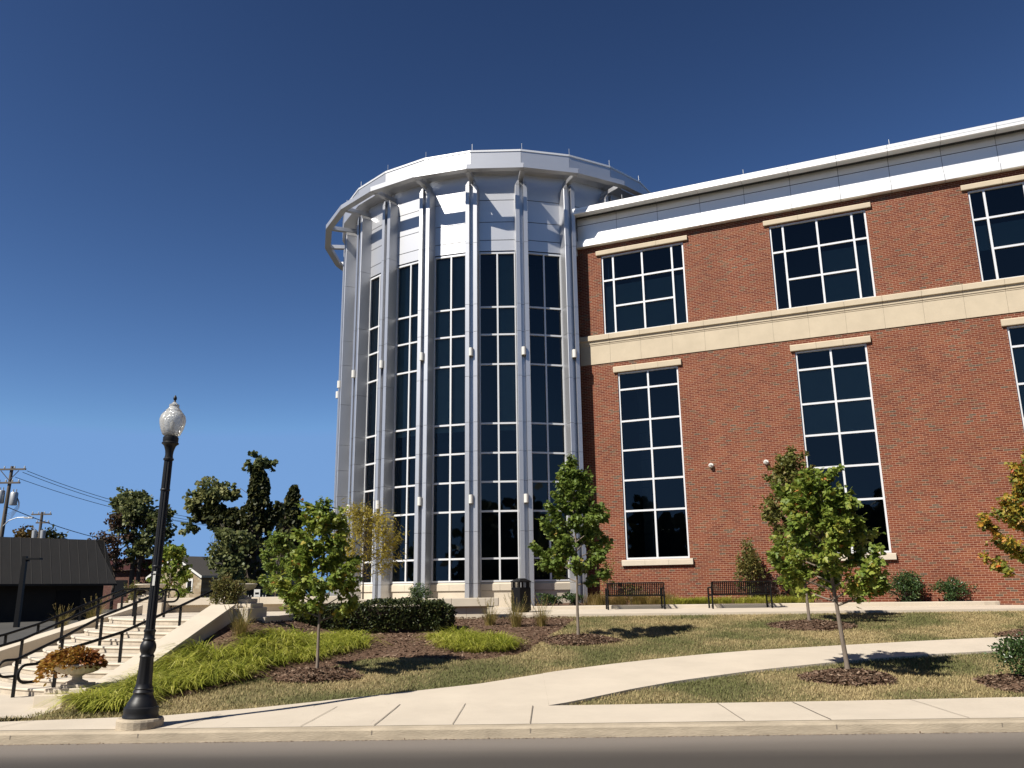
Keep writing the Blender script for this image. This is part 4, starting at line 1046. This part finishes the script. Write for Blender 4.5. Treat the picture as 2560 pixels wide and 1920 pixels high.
bush('low_shrub', 'low green shrub between the bin shrub and the tan grasses', 'shrub', (1.95, 28.3, 1.2), (.34, .3, .21), 1000, .07, M['evergreen'], 57)
bush('vine_shrub', 'sparse climbing shrub in the dark corner beside the rotunda', 'shrub', (3.35, 30.6, 1.22), (.30, .2, .85), 420, .08, M['maple_dull'], 58)
bush('sparse_shrub', 'sparse low shrub showing above the first bench', 'shrub', (4.05, 29.6, 1.24), (.55, .25, .34), 260, .07, M['barberry'], 59)
bush('round_shrub', 'clipped dark green shrub cut off by the right edge', 'shrub', (8.0, 13.45, zf(8, 13.4) + .1), (.50, .45, .31), 4200, .05, M['evergreen'], 60, power=.33)
bush('twiggy_shrub', 'thin brown shrub behind the trunk of the leaning maple', 'shrub', (10.4, 27.9, 1.22), (.45, .25, .4), 200, .07, M['maple_dull'], 61)

# clipped hedge
hg = tag(empty('hedge', (-3.5, 21.05, zf(-3.3, 21))), 'long dark clipped yew hedge below the seat wall', 'hedge')
rg = np.random.default_rng(62); n = 17000; hx, hy, hz = 1.92, .5, .66
f = rg.random(n); P = rg.uniform(-1, 1, (n, 3)); ax = np.where(f < .42, 2, np.where(f < .80, 1, 0)); sg = np.where(rg.random(n) < .5, -1, 1)
P[np.arange(n), ax] = np.where(ax == 2, 1, np.where((ax == 1) & (rg.random(n) < .8), -1, sg))
r4 = np.abs(P) ** 7; P = P / np.maximum(1, r4.sum(1, keepdims=True) ** (1 / 7)) 
Nn = np.zeros((n, 3)); Nn[np.arange(n), ax] = np.sign(P[np.arange(n), ax])
P = P * np.array([hx, hy, hz * .5]) + np.array([0, 0, hz * .5])
bulge = .035 * np.sin(P[:, :1] * 5.1 + 1) * np.cos(P[:, :1] * 2.3) + rg.normal(size=(n, 1)) * .030
P = P + Nn * bulge; P[:, 2] += .05 * np.sin(P[:, 0] * 1.7); P[:, 2] = np.maximum(P[:, 2], -.12)
leaves('foliage', P, Nn + rg.normal(size=(n, 3)) * .7 + np.array([0, 0, .3]), rg.uniform(.035, .075, n), T_OVAL, M['yew'], hg, rg, flat=.3)
t = MB(); t.box(-hx + .12, hx - .12, -hy + .1, hy - .1, -.2, hz - .07); t.build('core', M['burgundy'], hg)

# grasses
def grass_patch(name, label, poly, ncl, per, h, m, seed, w=.012, lean=(.5, 1.0), dz=0.0, zfun=None, seg=3, droop=1.25, flow=(0, -.05)):
    rg = np.random.default_rng(seed); c = scatter(poly, ncl, rg); k = np.repeat(np.arange(ncl), per); n = len(k)
    p = c[k] + rg.normal(size=(n, 2)) * .07
    z = (zfun(p) if zfun else Zg(p[:, 0], p[:, 1])) + dz
    hh = h * (.75 + .4 * rg.random(ncl))[k] * rg.uniform(.55, 1.1, n)
    t = np.clip(.5 * rg.random(ncl)[k] + .55 * rg.random(n) - .02, 0, 1)
    # blades fall outward from their clump and mostly downhill
    az = np.arctan2(p[:, 1] - c[k][:, 1] + flow[1], p[:, 0] - c[k][:, 0] + flow[0]) + rg.normal(size=n) * .5
    return tag(blades(name, np.c_[p, z], hh, w * rg.uniform(.7, 1.4, n), rg.uniform(lean[0], lean[1], n), M[m], None, rg, seg=seg, tint=t, az=az, droop=droop), label, 'grass', kind='stuff')
HK = smooth_poly([(-6.15, 12.45), (-5.6, 12.55), (-5.4, 13.3), (-5.05, 14.15), (-4.45, 15.2), (-4.0, 16.6), (-3.3, 17.9), (-3.25, 18.9), (-3.6, 19.9), (-4.4, 18.7), (-4.9, 17.3), (-5.1, 16.3), (-5.5, 15.6), (-5.95, 15.9), (-6.1, 14.4), (-6.2, 13.2)], 3)
grass_patch('golden_grass', 'bank of golden green ornamental grass spilling down beside the stairs', HK, 175, 80, .44, 'hakone', 71, w=.022, lean=(.7, 1.7), seg=4, droop=1.2, flow=(-.05, -.07))
HK2 = smooth_poly([(-1.95, 19.6), (-1.2, 19.7), (-.2, 18.7), (.10, 18.0), (-.05, 17.5), (-.8, 17.3), (-1.5, 18.0)], 3)
grass_patch('golden_grass', 'patch of golden green grass right of the hedge', HK2, 40, 100, .40, 'hakone', 72, w=.021, lean=(.5, 1.5), seg=4, droop=1.2)
wb_z = lambda p: np.full(len(p), 1.23)
grass_patch('golden_grass', 'strip of bright green grass behind the benches', [(4.7, 27.3), (9.6, 27.0), (9.6, 28.2), (4.7, 28.6)], 90, 60, .34, 'hakone', 73, zfun=wb_z)
grass_patch('tan_grass', 'tan ornamental grasses along the planter from the bin to the first bench', [(2.35, 27.7), (5.2, 27.4), (5.2, 28.4), (2.35, 28.6)], 40, 70, .52, 'fountain', 74, w=.009, lean=(.3, .8), zfun=wb_z)
grass_patch('tan_grass', 'low tan grasses at the foot of the rotunda', [(-2.6, 28.4), (-1.1, 28.4), (-1.1, 29.2), (-2.6, 29.2)], 14, 60, .45, 'fountain', 75, w=.009, lean=(.3, .8), zfun=lambda p: np.full(len(p), 1.15))
grass_patch('roadside_plants', 'low green plants at the left edge behind the rails', [(-13.5, 17.6), (-11.3, 17.6), (-10.6, 19.6), (-13.5, 20.5)], 60, 50, .28, 'hakone', 76, zfun=lambda p: np.full(len(p), .16))
GF = 'fountain grasses'
def fountain(label, x, y, z, h, seed, n=230, m='fountain'):
    rg = np.random.default_rng(seed); o = tag(empty('fountain_grass', (x, y, z)), label, 'grass clump', GF)
    p = np.c_[rg.normal(size=(n, 2)) * .055, np.zeros(n)]; az = np.arctan2(p[:, 1], p[:, 0]) + rg.normal(size=n) * .4
    blades('blades', p, h * rg.uniform(.5, 1.1, n), rg.uniform(.006, .011, n), rg.uniform(.15, .75, n), M[m], o, rg, seg=4, az=az)
    k = 16; q = np.c_[rg.normal(size=(k, 2)) * .05, np.zeros(k)]; a2 = rg.random(k) * 6.28; L = h * rg.uniform(1.0, 1.35, k); le = rg.uniform(.1, .5, k)
    st_ = MB(); pp_, dd_ = [], []
    for i in range(k):
        tip = Vector((q[i, 0] + math.cos(a2[i]) * le[i] * L[i], q[i, 1] + math.sin(a2[i]) * le[i] * L[i], L[i] * .95)); b = Vector(q[i])
        st_.tube([b, b.lerp(tip, .5) + Vector((0, 0, .06)), tip], .0025, 3, cap=False); d = (tip - b).normalized()
        for j in range(40): pp_.append(tip - d * (.16 * rg.random())); dd_.append(d + Vector(rg.normal(size=3) * .5))
    st_.build('stalks', M['fountain'], o)
    leaves('plumes', np.array([v[:] for v in pp_]), np.array([v[:] for v in dd_]), rg.uniform(.012, .028, len(pp_)), T_NEED, M['fountain'], o, rg, tint=rg.uniform(.6, 1, len(pp_)))
    return o
fountain('left of three tan fountain grasses below the end of the seat wall', -.63, 21.9, zf(-.63, 21.9), .58, 81)
fountain('middle and fullest tan fountain grass in front of the trash bin', .03, 21.5, zf(.03, 21.5), .72, 82, 300)
fountain('right of three tan fountain grasses near the dark maple', .66, 21.6, zf(.66, 21.6), .62, 83)
fountain('reddish fountain grass growing against the sloping cheek wall', -5.38, 16.9, zf(-5.38, 16.9), .50, 84, 320)
fountain('pale fountain grass behind the low cheek wall across the stairs', -10.9, 22.2, 1.0, .62, 85, 260)
fountain('tan fountain grass left of the pale one across the stairs', -11.6, 22.0, .9, .52, 86, 200)

# ------------------------------------------------------------------ background
# grey roofed building
a = R_(48); gb = tag(empty('grey_roof_building', (-23.1, 49.3, 0), a), 'dark low building with a sloping grey metal roof at the left edge', 'building')
t = MB()
for i in range(34):      # standing seams as shallow steps in the sheet
    x0, x1 = -17 + i * .5, -17 + (i + 1) * .5
    t.quad((x0, 0, 2.36), (x1 - .03, 0, 2.36), (x1 - .03 if i < 33 else -1.05, 1.1, 4.88), (x0, 1.1, 4.88))
    t.quad((x1 - .03, 0, 2.36), (x1, -.006, 2.363), (x1 if i < 33 else -1.02, 1.094, 4.883), (x1 - .03 if i < 33 else -1.05, 1.1, 4.88))
t.quad((0, 0, 2.36), (0, 9, 2.36), (-1.05, 7.9, 4.88), (-1.05, 1.1, 4.88)); t.quad((-17, 1.1, 4.88), (-1.05, 1.1, 4.88), (-1.05, 7.9, 4.88), (-17, 7.9, 4.88)); t.quad((-17, 0, 2.36), (-17, 9, 2.36), (0, 9, 2.36), (0, 0, 2.36))
t.build('roof', M['roof_metal'], gb)
t = MB(); t.box(-17, -.35, .9, 8, -.3, 2.33); t.build('wall', M['dark_wall'], gb)
t = MB(); t.box(-17, .02, -.03, .0, 2.26, 2.37); t.build('fascia', M['dark_wall'], gb)
t = MB(); t.box(-2.9, -1.6, .86, .895, .9, 2.0); t.build('door', M['black_satin'], gb)
# parking light
pl_ = tag(empty('parking_light', (-22.05, 38, .1), R_(2)), 'thick black parking lot light pole in front of the grey roof', 'light pole')
t = MB(); t.prism([(-.10, -.10), (.10, -.10), (.10, .10), (-.10, .10)], 0, 3.38, top=[(-.085, -.085), (.085, -.085), (.085, .085), (-.085, .085)]); t.build('pole', M['black_satin'], pl_)
t = MB(); t.prism([(.05, -.1), (.72, -.14), (.72, .14), (.05, .1)], 3.22, 3.30); t.box(-.02, .2, -.05, .05, 3.15, 3.29); t.build('lamp_head', M['black_satin'], pl_)
# maroon building
rb = tag(empty('maroon_building', (-31.35, 81.5, 0)), 'low brick building with a maroon fascia behind the grey roof', 'building')
t = MB(); t.box(-13, -.2, .4, 10, -.3, 4.0); t.build('wall', M['brick2'], rb)
t = MB(); t.box(-13, 0, 0, 10, 4.0, 5.05); t.build('fascia', M['maroon'], rb)
t = MB(); t.box(-7.2, -6.0, .36, .395, 1.6, 3.1); t.build('window', M['black_satin'], rb)
# stone cottage
hb = tag(empty('stone_cottage', (-26.55, 72, 0), math.atan2(.8, .6)), 'small stone cottage with a dark shingle roof and white trim', 'house')   # local x = along side wall, y = toward gable's other end
ez, rz_, hw = 3.37, 4.97, 3.93
t = MB()
i = len(t.v); t.v += [(0, 0, -.3), (0, 2 * hw, -.3), (0, 2 * hw, ez), (0, hw, rz_), (0, 0, ez)]; t.f.append((i, i + 4, i + 3, i + 2, i + 1))
t.quad((0, 0, -.3), (10, 0, -.3), (10, 0, ez), (0, 0, ez)); t.quad((10, 0, -.3), (10, 2 * hw, -.3), (10, 2 * hw, ez), (10, 0, ez))
cottage_stone = brick_mat('cottage_stone', .55, .24, .025, pal=[(0, (.30, .22, .13)), (.5, (.42, .33, .21)), (1, (.52, .44, .31))], mortar=(.36, .30, .22), horiz='Y')
t.build('wall', cottage_stone, hb)
t = MB(); sl = (rz_ - ez) / hw
t.quad((-.3, -.4, ez - .4 * sl), (10.3, -.4, ez - .4 * sl), (10.3, hw, rz_ + .02), (-.3, hw, rz_ + .02)); t.quad((-.3, hw, rz_ + .02), (10.3, hw, rz_ + .02), (10.3, 2 * hw + .4, ez - .4 * sl), (-.3, 2 * hw + .4, ez - .4 * sl))
t.build('roof', M['shingle'], hb)
t = MB()
for s in (0, 1):
    y0, y1 = (-.4, hw) if s == 0 else (2 * hw + .4, hw)
    t.quad((-.32, y0, ez - .4 * sl - .2), (-.32, y1, rz_ - .18), (-.32, y1, rz_ + .03), (-.32, y0, ez - .4 * sl + .01))
t.box(-.32, 10.3, -.46, -.40, ez - .4 * sl - .16, ez - .4 * sl + .02); t.build('trim', M['white'], hb)
for (name, q) in (('window', (-.03, 0.0, 1.2, 2.15, 1.95, 3.0)), ('window', (1.1, 2.3, -.03, 0, 1.75, 2.95))):
    f_ = MB(); x0, x1, y0, y1, z0, z1 = q
    if x1 - x0 < .1: f_.box(-.06, -.002, y0, y1, z0, z1)
    else: f_.box(x0, x1, -.06, -.002, z0, z1)
    w = f_.build('window', M['white'], hb); p = MB()
    if x1 - x0 < .1: p.box(-.07, -.061, y0 + .18, y1 - .18, z0 + .18, z1 - .18)
    else: p.box(x0 + .18, x1 - .18, -.07, -.061, z0 + .18, z1 - .18)
    p.build('pane', M['black_satin'], w)
# utility poles
def crossarm(o, x0, x1, z, y=0):
    t = MB(); t.box(x0, x1, y - .06, y + .06, z - .06, z + .06)
    a_ = t.build('crossarm', M['wood_pole'], o)
    t = MB()
    for x in np.linspace(x0 + .1, x1 - .1, 4): t.lathe([(.03, .06), (.06, .09), (.04, .14), (.06, .18), (.02, .24)], 8, (x, y, z))
    t.build('insulators', M['grey_steel'], a_)
up = tag(empty('utility_pole', (-36.75, 60, 0)), 'weathered wooden utility pole with transformers and a street light arm at the left edge', 'utility pole')
t = MB(); t.tube([(0, 0, -.2), (.03, 0, 6), (.14, 0, 10.95)], [.17, .15, .11], 10); t.build('pole', M['wood_pole'], up, smooth=True)
crossarm(up, -1.15, 1.25, 10.7, -.15); crossarm(up, -.65, .95, 9.72, -.15)
for x, z in ((.62, 8.1), (-.35, 8.25)):
    t = MB(); t.lathe([(.24, 0), (.26, .04), (.26, .85), (.22, .93), (.05, .95)], 16, (x, -.1, z)); t.tube([(x - .1, -.1, z + .9), (x - .1, -.1, z + 1.15)], .04, 6); t.tube([(x + .12, -.1, z + .9), (x + .12, -.1, z + 1.15)], .04, 6)
    t.build('transformer', M['grey_steel'], up, smooth=True)
t = MB(); t.tube([(.1, -.1, 6.6), (.5, -.15, 7.0), (1.1, -.2, 7.2), (1.7, -.2, 7.22)], .035, 6); t.lathe([(.02, 0), (.12, .02), (.10, .10), (.02, .13)], 10, (2.0, -.2, 7.13)); t.box(1.65, 2.25, -.3, -.1, 7.12, 7.24); t.build('street_light', M['grey_steel'], up)
t = MB(); t.tube([(.1, -.1, 9.9), (.75, -.15, 10.6)], .03, 5); t.tube([(.1, -.1, 9.9), (-.55, -.15, 10.6)], .03, 5)
for k in range(5): t.tube([(.85, -.1, 8.7), (1.1, -.1, 8.3 - .1 * k), (.6, -.1, 7.6 - .12 * k), (.1, -.1, 7.4 - .1 * k)], .012, 4)
t.build('braces_and_leads', M['wood_pole'], up)
u2_ = tag(empty('utility_pole', (-42.5, 75, 0)), 'smaller farther utility pole with one dark crossarm above the roof', 'utility pole')
t = MB(); t.tube([(0, 0, -.2), (0, 0, 9.05)], [.17, .12], 8); t.build('pole', M['wood_pole'], u2_); crossarm(u2_, -.95, .85, 8.85); crossarm(u2_, -.45, .75, 8.1)
for x in (.35, -.4): t = MB(); t.lathe([(.2, 0), (.22, .7), (.05, .75)], 12, (x, -.1, 6.7)); t.build('transformer', M['grey_steel'], u2_, smooth=True)
def wire(label, a, b, sag, r=.022):
    t = MB(); a, b = Vector(a), Vector(b); t.tube([a.lerp(b, k / 24) - Vector((0, 0, sag * 4 * (k / 24) * (1 - k / 24))) for k in range(25)], r, 4)
    return tag(t.build('power_line', M['black_satin']), label, 'power line', 'power lines from the pole to the trees')
wire('highest power line from the top crossarm to the big trees', (-35.5, 60, 10.6), (-23, 76, 7.9), .9)
wire('middle power line just under the highest one', (-35.8, 60, 10.5), (-23, 76, 7.6), .9)
wire('lowest of the upper power lines, attached below the crossarm', (-36.3, 60, 10.15), (-23, 76, 7.3), .8)
wire('sagging service line running low behind the grey roof', (-36.6, 60, 8.0), (-31.5, 80, 6.0), .8, .03)
wire('power line crossing from the trees toward the rotunda', (-31, 76, 8.3), (-8, 76, 6.6), .5, .02)

def cloud(P0, R, n, nc, rg, shell=.5, cl=.16):
    d = unit(rg.normal(size=(nc, 3))); c = np.array(P0) + d * (rg.random((nc, 1)) ** shell) * np.array(R); k = rg.integers(0, nc, n)
    P = c[k] + rg.normal(size=(n, 3)) * np.array(R).mean() * cl
    return P, unit(P - np.array(P0) + rg.normal(size=(n, 3)) * np.array(R).mean()), rg.random(nc)[k]
def big_tree(name, label, base, blobs, limbs, size, m, seed, tmpl=T_LOBE, group=None, bark='bark', cl=.16):
    rg = np.random.default_rng(seed); o = tag(empty(name, base), label, 'tree', group)
    Ps, Ds, Ts = [], [], []
    for (c, R, n, nc) in blobs:
        p, d, t = cloud(c, R, n, nc, rg, cl=cl); Ps.append(p); Ds.append(d); Ts.append(t)
    P = np.concatenate(Ps); D = np.concatenate(Ds); T = np.concatenate(Ts)
    leaves('crown', P, D, size * rg.uniform(.55, 1.3, len(P)), tmpl, M[m], o, rg, tint=np.clip(.5 * T + .5 * rg.random(len(P)), 0, 1), flat=.35)
    t = MB()
    for path, r in limbs: t.tube(path, list(np.linspace(r, r * .35, len(path))), 7, cap=False)
    rnd = random.Random(seed)
    for (c, R, n, nc) in blobs:
        for j in range(7):
            e = Vector(c) + Vector((rnd.uniform(-.85, .85) * R[0], rnd.uniform(-.5, .5) * R[1], rnd.uniform(-.2, .9) * R[2])); s = Vector((c[0] * .3, c[1] * .3, max(.5, c[2] - R[2] * 1.0)))
            t.tube([s, s.lerp(e, .5) + Vector((0, 0, .2)), e], [.09, .05, .02], 5, cap=False)
    t.build('trunk', M[bark], o, smooth=True)
    return o
FT = 'trees behind the plaza'
big_tree('broad_tree', 'big leafy green tree with gaps behind the lamp post', (-36.4, 80, 0),
         [((.2, 0, 8.9), (2.1, 2.0, 2.5), 2300, 90), ((2.2, 0, 7.4), (1.5, 1.6, 2.3), 1700, 64), ((-.9, .5, 10.3), (1.6, 1.5, 1.7), 1100, 46), ((.9, 0, 5.6), (1.6, 1.4, 1.2), 600, 30), ((2.9, 0, 9.2), (.9, 1, 1.1), 480, 24)],
         [([(.6, 0, -.2), (.3, 0, 3), (.2, 0, 6.5), (-.1, 0, 10)], .30), ([(.9, 0, -.2), (.9, 0, 4.8), (1.9, 0, 7)], .25), ([(.2, 0, 4.5), (-1.2, 0, 8.5)], .14), ([(.9, 0, 4.5), (2.6, 0, 8.5)], .12)], .28, 'far_green', 91, group=FT, cl=.105)
big_tree('rusty_tree', 'bare branched rust coloured tree left of the big leafy one', (-38.3, 79, 0),
         [((.2, 0, 6.9), (1.9, 1.2, .55), 420, 30), ((.6, 0, 5.6), (1.7, 1.2, .7), 480, 30), ((.9, 0, 8.6), (1.2, 1, 1.0), 420, 24), ((1.1, 0, 4.4), (1.1, 1, .6), 260, 16)],
         [([(1.0, 0, -.2), (1.0, 0, 5), (1.1, 0, 9.5)], .16)] + [([(1.0, 0, 3.6 + .55 * k), (1.0 + s * .9, 0, 3.9 + .55 * k), (1.0 + s * 2.0, 0, 4.0 + .6 * k)], .05) for k in range(7) for s in (-1, .8)], .20, 'far_rust', 92, group=FT)
def ivy_points(path, rads, n, rg):
    path = np.array(path, float); rads = np.array(rads); seg = rg.integers(0, len(path) - 1, n); u = rg.random((n, 1))
    c = path[seg] * (1 - u) + path[seg + 1] * u; r = rads[seg] * (1 - u[:, 0]) + rads[seg + 1] * u[:, 0]
    ax = unit(path[seg + 1] - path[seg]); d = rg.normal(size=(n, 3)); d = unit(d - ax * (d * ax).sum(1, keepdims=True))
    lump = 1 + .22 * np.sin(c[:, 2] * 2.6 + 3 * d[:, 0]) + .12 * rg.normal(size=n)
    return c + d * (r * lump)[:, None], d
rg = np.random.default_rng(93); iv = tag(empty('ivy_tree', (-23.6, 75, 0)), 'tall dark tree swallowed by ivy with a tuft of leaves at its top', 'tree', FT)
L1_ = [((.2, 0, 0), (.1, 0, 4), (.3, 0, 7.8), (.55, 0, 9.4), (.62, 0, 10.9), (.35, 0, 12.3), (.25, 0, 13.0)), (1.6, 1.3, 1.05, .85, .66, .42, .25), 3600]
L2_ = [((1.0, 0, 7.3), (1.9, 0, 8.4), (2.65, 0, 9.6)), (.55, .42, .2), 600]
L3_ = [((.6, 0, 5.0), (-1.6, 0, 7.4), (-3.4, 0, 9.0), (-4.2, 0, 9.2), (-4.5, 0, 8.2)), (1.5, 1.05, .75, .60, .22), 3000]
L4_ = [((-.4, 0, 5.6), (-1.5, 0, 7.9), (-1.9, 0, 9.2)), (1.1, .7, .35), 900]
Ps, Ds = [], []
for pth, rad_, n in (L1_, L2_, L3_, L4_):
    p, d = ivy_points(pth, rad_, n, rg); Ps.append(p); Ds.append(d)
P = np.concatenate(Ps); D = np.concatenate(Ds)
leaves('ivy', P, D * .7 + np.array([0, 0, -.6]) + rg.normal(size=P.shape) * .4, .34 * rg.uniform(.5, 1.3, len(P)), T_LOBE, M['ivy'], iv, rg, flat=.1)
t = MB()
for pth, rad_, n in (L1_, L2_, L3_, L4_): t.tube(pth, [r * .72 for r in rad_], 9)
for (x, z, dx, dz) in ((1.5, 10.8, .9, -.4), (.9, 11.8, 1.0, .2), (.2, 12.2, -.8, .4), (-.2, 10.2, -1.1, .8), (2.4, 9.4, .5, .6)): t.tube([(x * .4, 0, z), (x * .4 + dx, 0, z + dz)], [.04, .015], 4)
t.build('trunk', M['bark'], iv)
Ps, Ds, Ts = [], [], []
for (c, R, n, nc) in [((.35, 0, 13.6), (.9, .8, .8), 380, 26), ((1.4, 0, 13.1), (.75, .7, .5), 190, 12), ((-.55, 0, 13.0), (.5, .5, .5), 110, 8), ((-3.6, .3, 10.8), (2.0, 1.5, 1.15), 950, 44), ((-5.4, .2, 9.6), (1.1, 1.2, 1.3), 520, 26), ((-2.5, .3, 10.6), (1.0, 1.0, .9), 380, 22), ((-5.6, 0, 7.6), (.7, .8, .8), 240, 14)]:
    p, d, tt = cloud(c, R, n, nc, rg, cl=.11); Ps.append(p); Ds.append(d); Ts.append(tt)
P = np.concatenate(Ps); leaves('crown', P, np.concatenate(Ds), .30 * rg.uniform(.55, 1.25, len(P)), T_LOBE, M['far_green'], iv, rg, tint=np.concatenate(Ts), flat=.35)
big_tree('shade_tree', 'olive leafy tree filling in below the leaning ivy limb', (-24.3, 71, 0), [((-.1, 0, 5.2), (1.2, 1.1, 1.9), 1100, 44), ((.8, 0, 3.5), (1.3, 1.2, 1.6), 1000, 40), ((1.5, 0, 6.0), (.8, .8, 1.1), 420, 18), ((-.3, 0, 6.9), (.7, .7, .7), 220, 12)], [([(0.5, 0, -.2), (0.3, 0, 5)], .2)], .27, 'far_green', 94, group=FT)
rg = np.random.default_rng(95); cv = tag(empty('ivy_cone_tree', (-22.6, 84, 0)), 'cone shaped ivy covered tree right of the tall one', 'tree', FT)
p, d = ivy_points([(0, 0, .5), (0, 0, 4), (.0, 0, 7), (.15, 0, 9.8), (.35, 0, 12.3)], (2.5, 2.1, 1.45, .72, .08), 3600, rg)
leaves('ivy', p, d * .7 + np.array([0, 0, -.6]) + rg.normal(size=p.shape) * .45, .36 * rg.uniform(.5, 1.3, len(p)), T_LOBE, M['ivy'], cv, rg, flat=.1)
t = MB(); t.tube([(0, 0, -.2), (0, 0, 4), (.0, 0, 7), (.15, 0, 9.8), (.35, 0, 12)], [1.4, 1.2, .95, .5, .1], 9)
for k in range(14): zz = 5 + k * .5; t.tube([(.2, 0, zz), (.2 + (1.9 - .1 * k), -.1, zz + .9)], [.03, .01], 4)
t.build('trunk', M['bark'], cv)
bt = tag(empty('bare_tree', (-31.5, 92, 0)), 'thin bare grey tree between the two big leafy ones', 'tree', FT)
t = MB(); rnd = random.Random(5)
for k in range(34):
    x = rnd.uniform(-1.6, 1.6); t.tube([(x * .3, 0, 0), (x * .6, rnd.uniform(-.4, .4), 4), (x, 0, rnd.uniform(6.5, 9.3))], [.07, .04, .012], 4)
    t.tube([(x * .7, 0, 5.5), (x * .7 + rnd.uniform(-.9, .9), 0, rnd.uniform(6, 8.6))], [.025, .008], 3)
t.build('branches', M['bark'], bt)
big_tree('round_tree', 'golden brown round tree above the grey roof beside the far pole', (-49.2, 85, 0), [((0, 0, 7.0), (1.5, 1.3, 1.5), 900, 40)], [([(0, 0, -.2), (0, 0, 6.5)], .2)], .3, 'far_yellow', 96, group=FT)
big_tree('round_tree', 'dark green round tree above the grey roof right of the far pole', (-46.6, 85, 0), [((0, 0, 6.9), (1.3, 1.2, 1.4), 900, 40)], [([(0, 0, -.2), (0, 0, 6.5)], .2)], .3, 'ivy', 97, group=FT)
# small sign and picket fence in the shade under the trees
sg_ = tag(empty('notice_sign', (-13.6, 45, .4)), 'small white notice sign under the dark trees', 'sign')
t = MB(); t.box(-.03, .03, 0, .05, 0, 1.0); t.build('post', M['grey_steel'], sg_)
t = MB(); t.box(-.16, .16, -.03, 0, .95, 1.55); t.build('panel', M['white'], sg_)
t = MB(); t.box(-.1, .1, -.036, -.031, 1.27, 1.37); t.box(-.1, .1, -.036, -.031, 1.05, 1.15); t.build('symbol', M['black_satin'], sg_)
pf2 = tag(empty('picket_fence', (-17.2, 50, .4)), 'short white picket fence behind the upper urn', 'fence')
t = MB()
for k in range(16): t.prism([(k * .17, 0), (k * .17 + .09, 0), (k * .17 + .09, .02), (k * .17, .02)], 0, 1.22, top=[(k * .17 + .03, 0), (k * .17 + .06, 0), (k * .17 + .06, .02), (k * .17 + .03, .02)])
t.box(0, 2.7, .02, .05, .3, .4); t.box(0, 2.7, .02, .05, .9, 1.0); t.build('pickets', M['white'], pf2)
# trees across the street, seen mirrored in the dark glass
rg = np.random.default_rng(99); P, D = [], []
for k in range(22):
    x = -46 + k * 4.6 + rg.normal() * 1.2; h = [10, 12, 9, 13, 12, 8, 6, 11, 13, 12, 14, 12, 10, 13][k % 14]; y = -30 - 5 * rg.random()
    p, d, _ = cloud((x, y, h * .52), (3.4, 2.4, h * .48), 420, 34, rg, cl=.2); P.append(p); D.append(d)
P = np.concatenate(P); D = np.concatenate(D); P[:, 2] = np.maximum(P[:, 2], .2)
tag(leaves('treeline', P, D, rg.uniform(.9, 1.9, len(P)), T_LOBE, M['ivy'], None, rg, flat=.2), 'line of trees across the street mirrored in the dark lower windows', 'trees', kind='stuff')
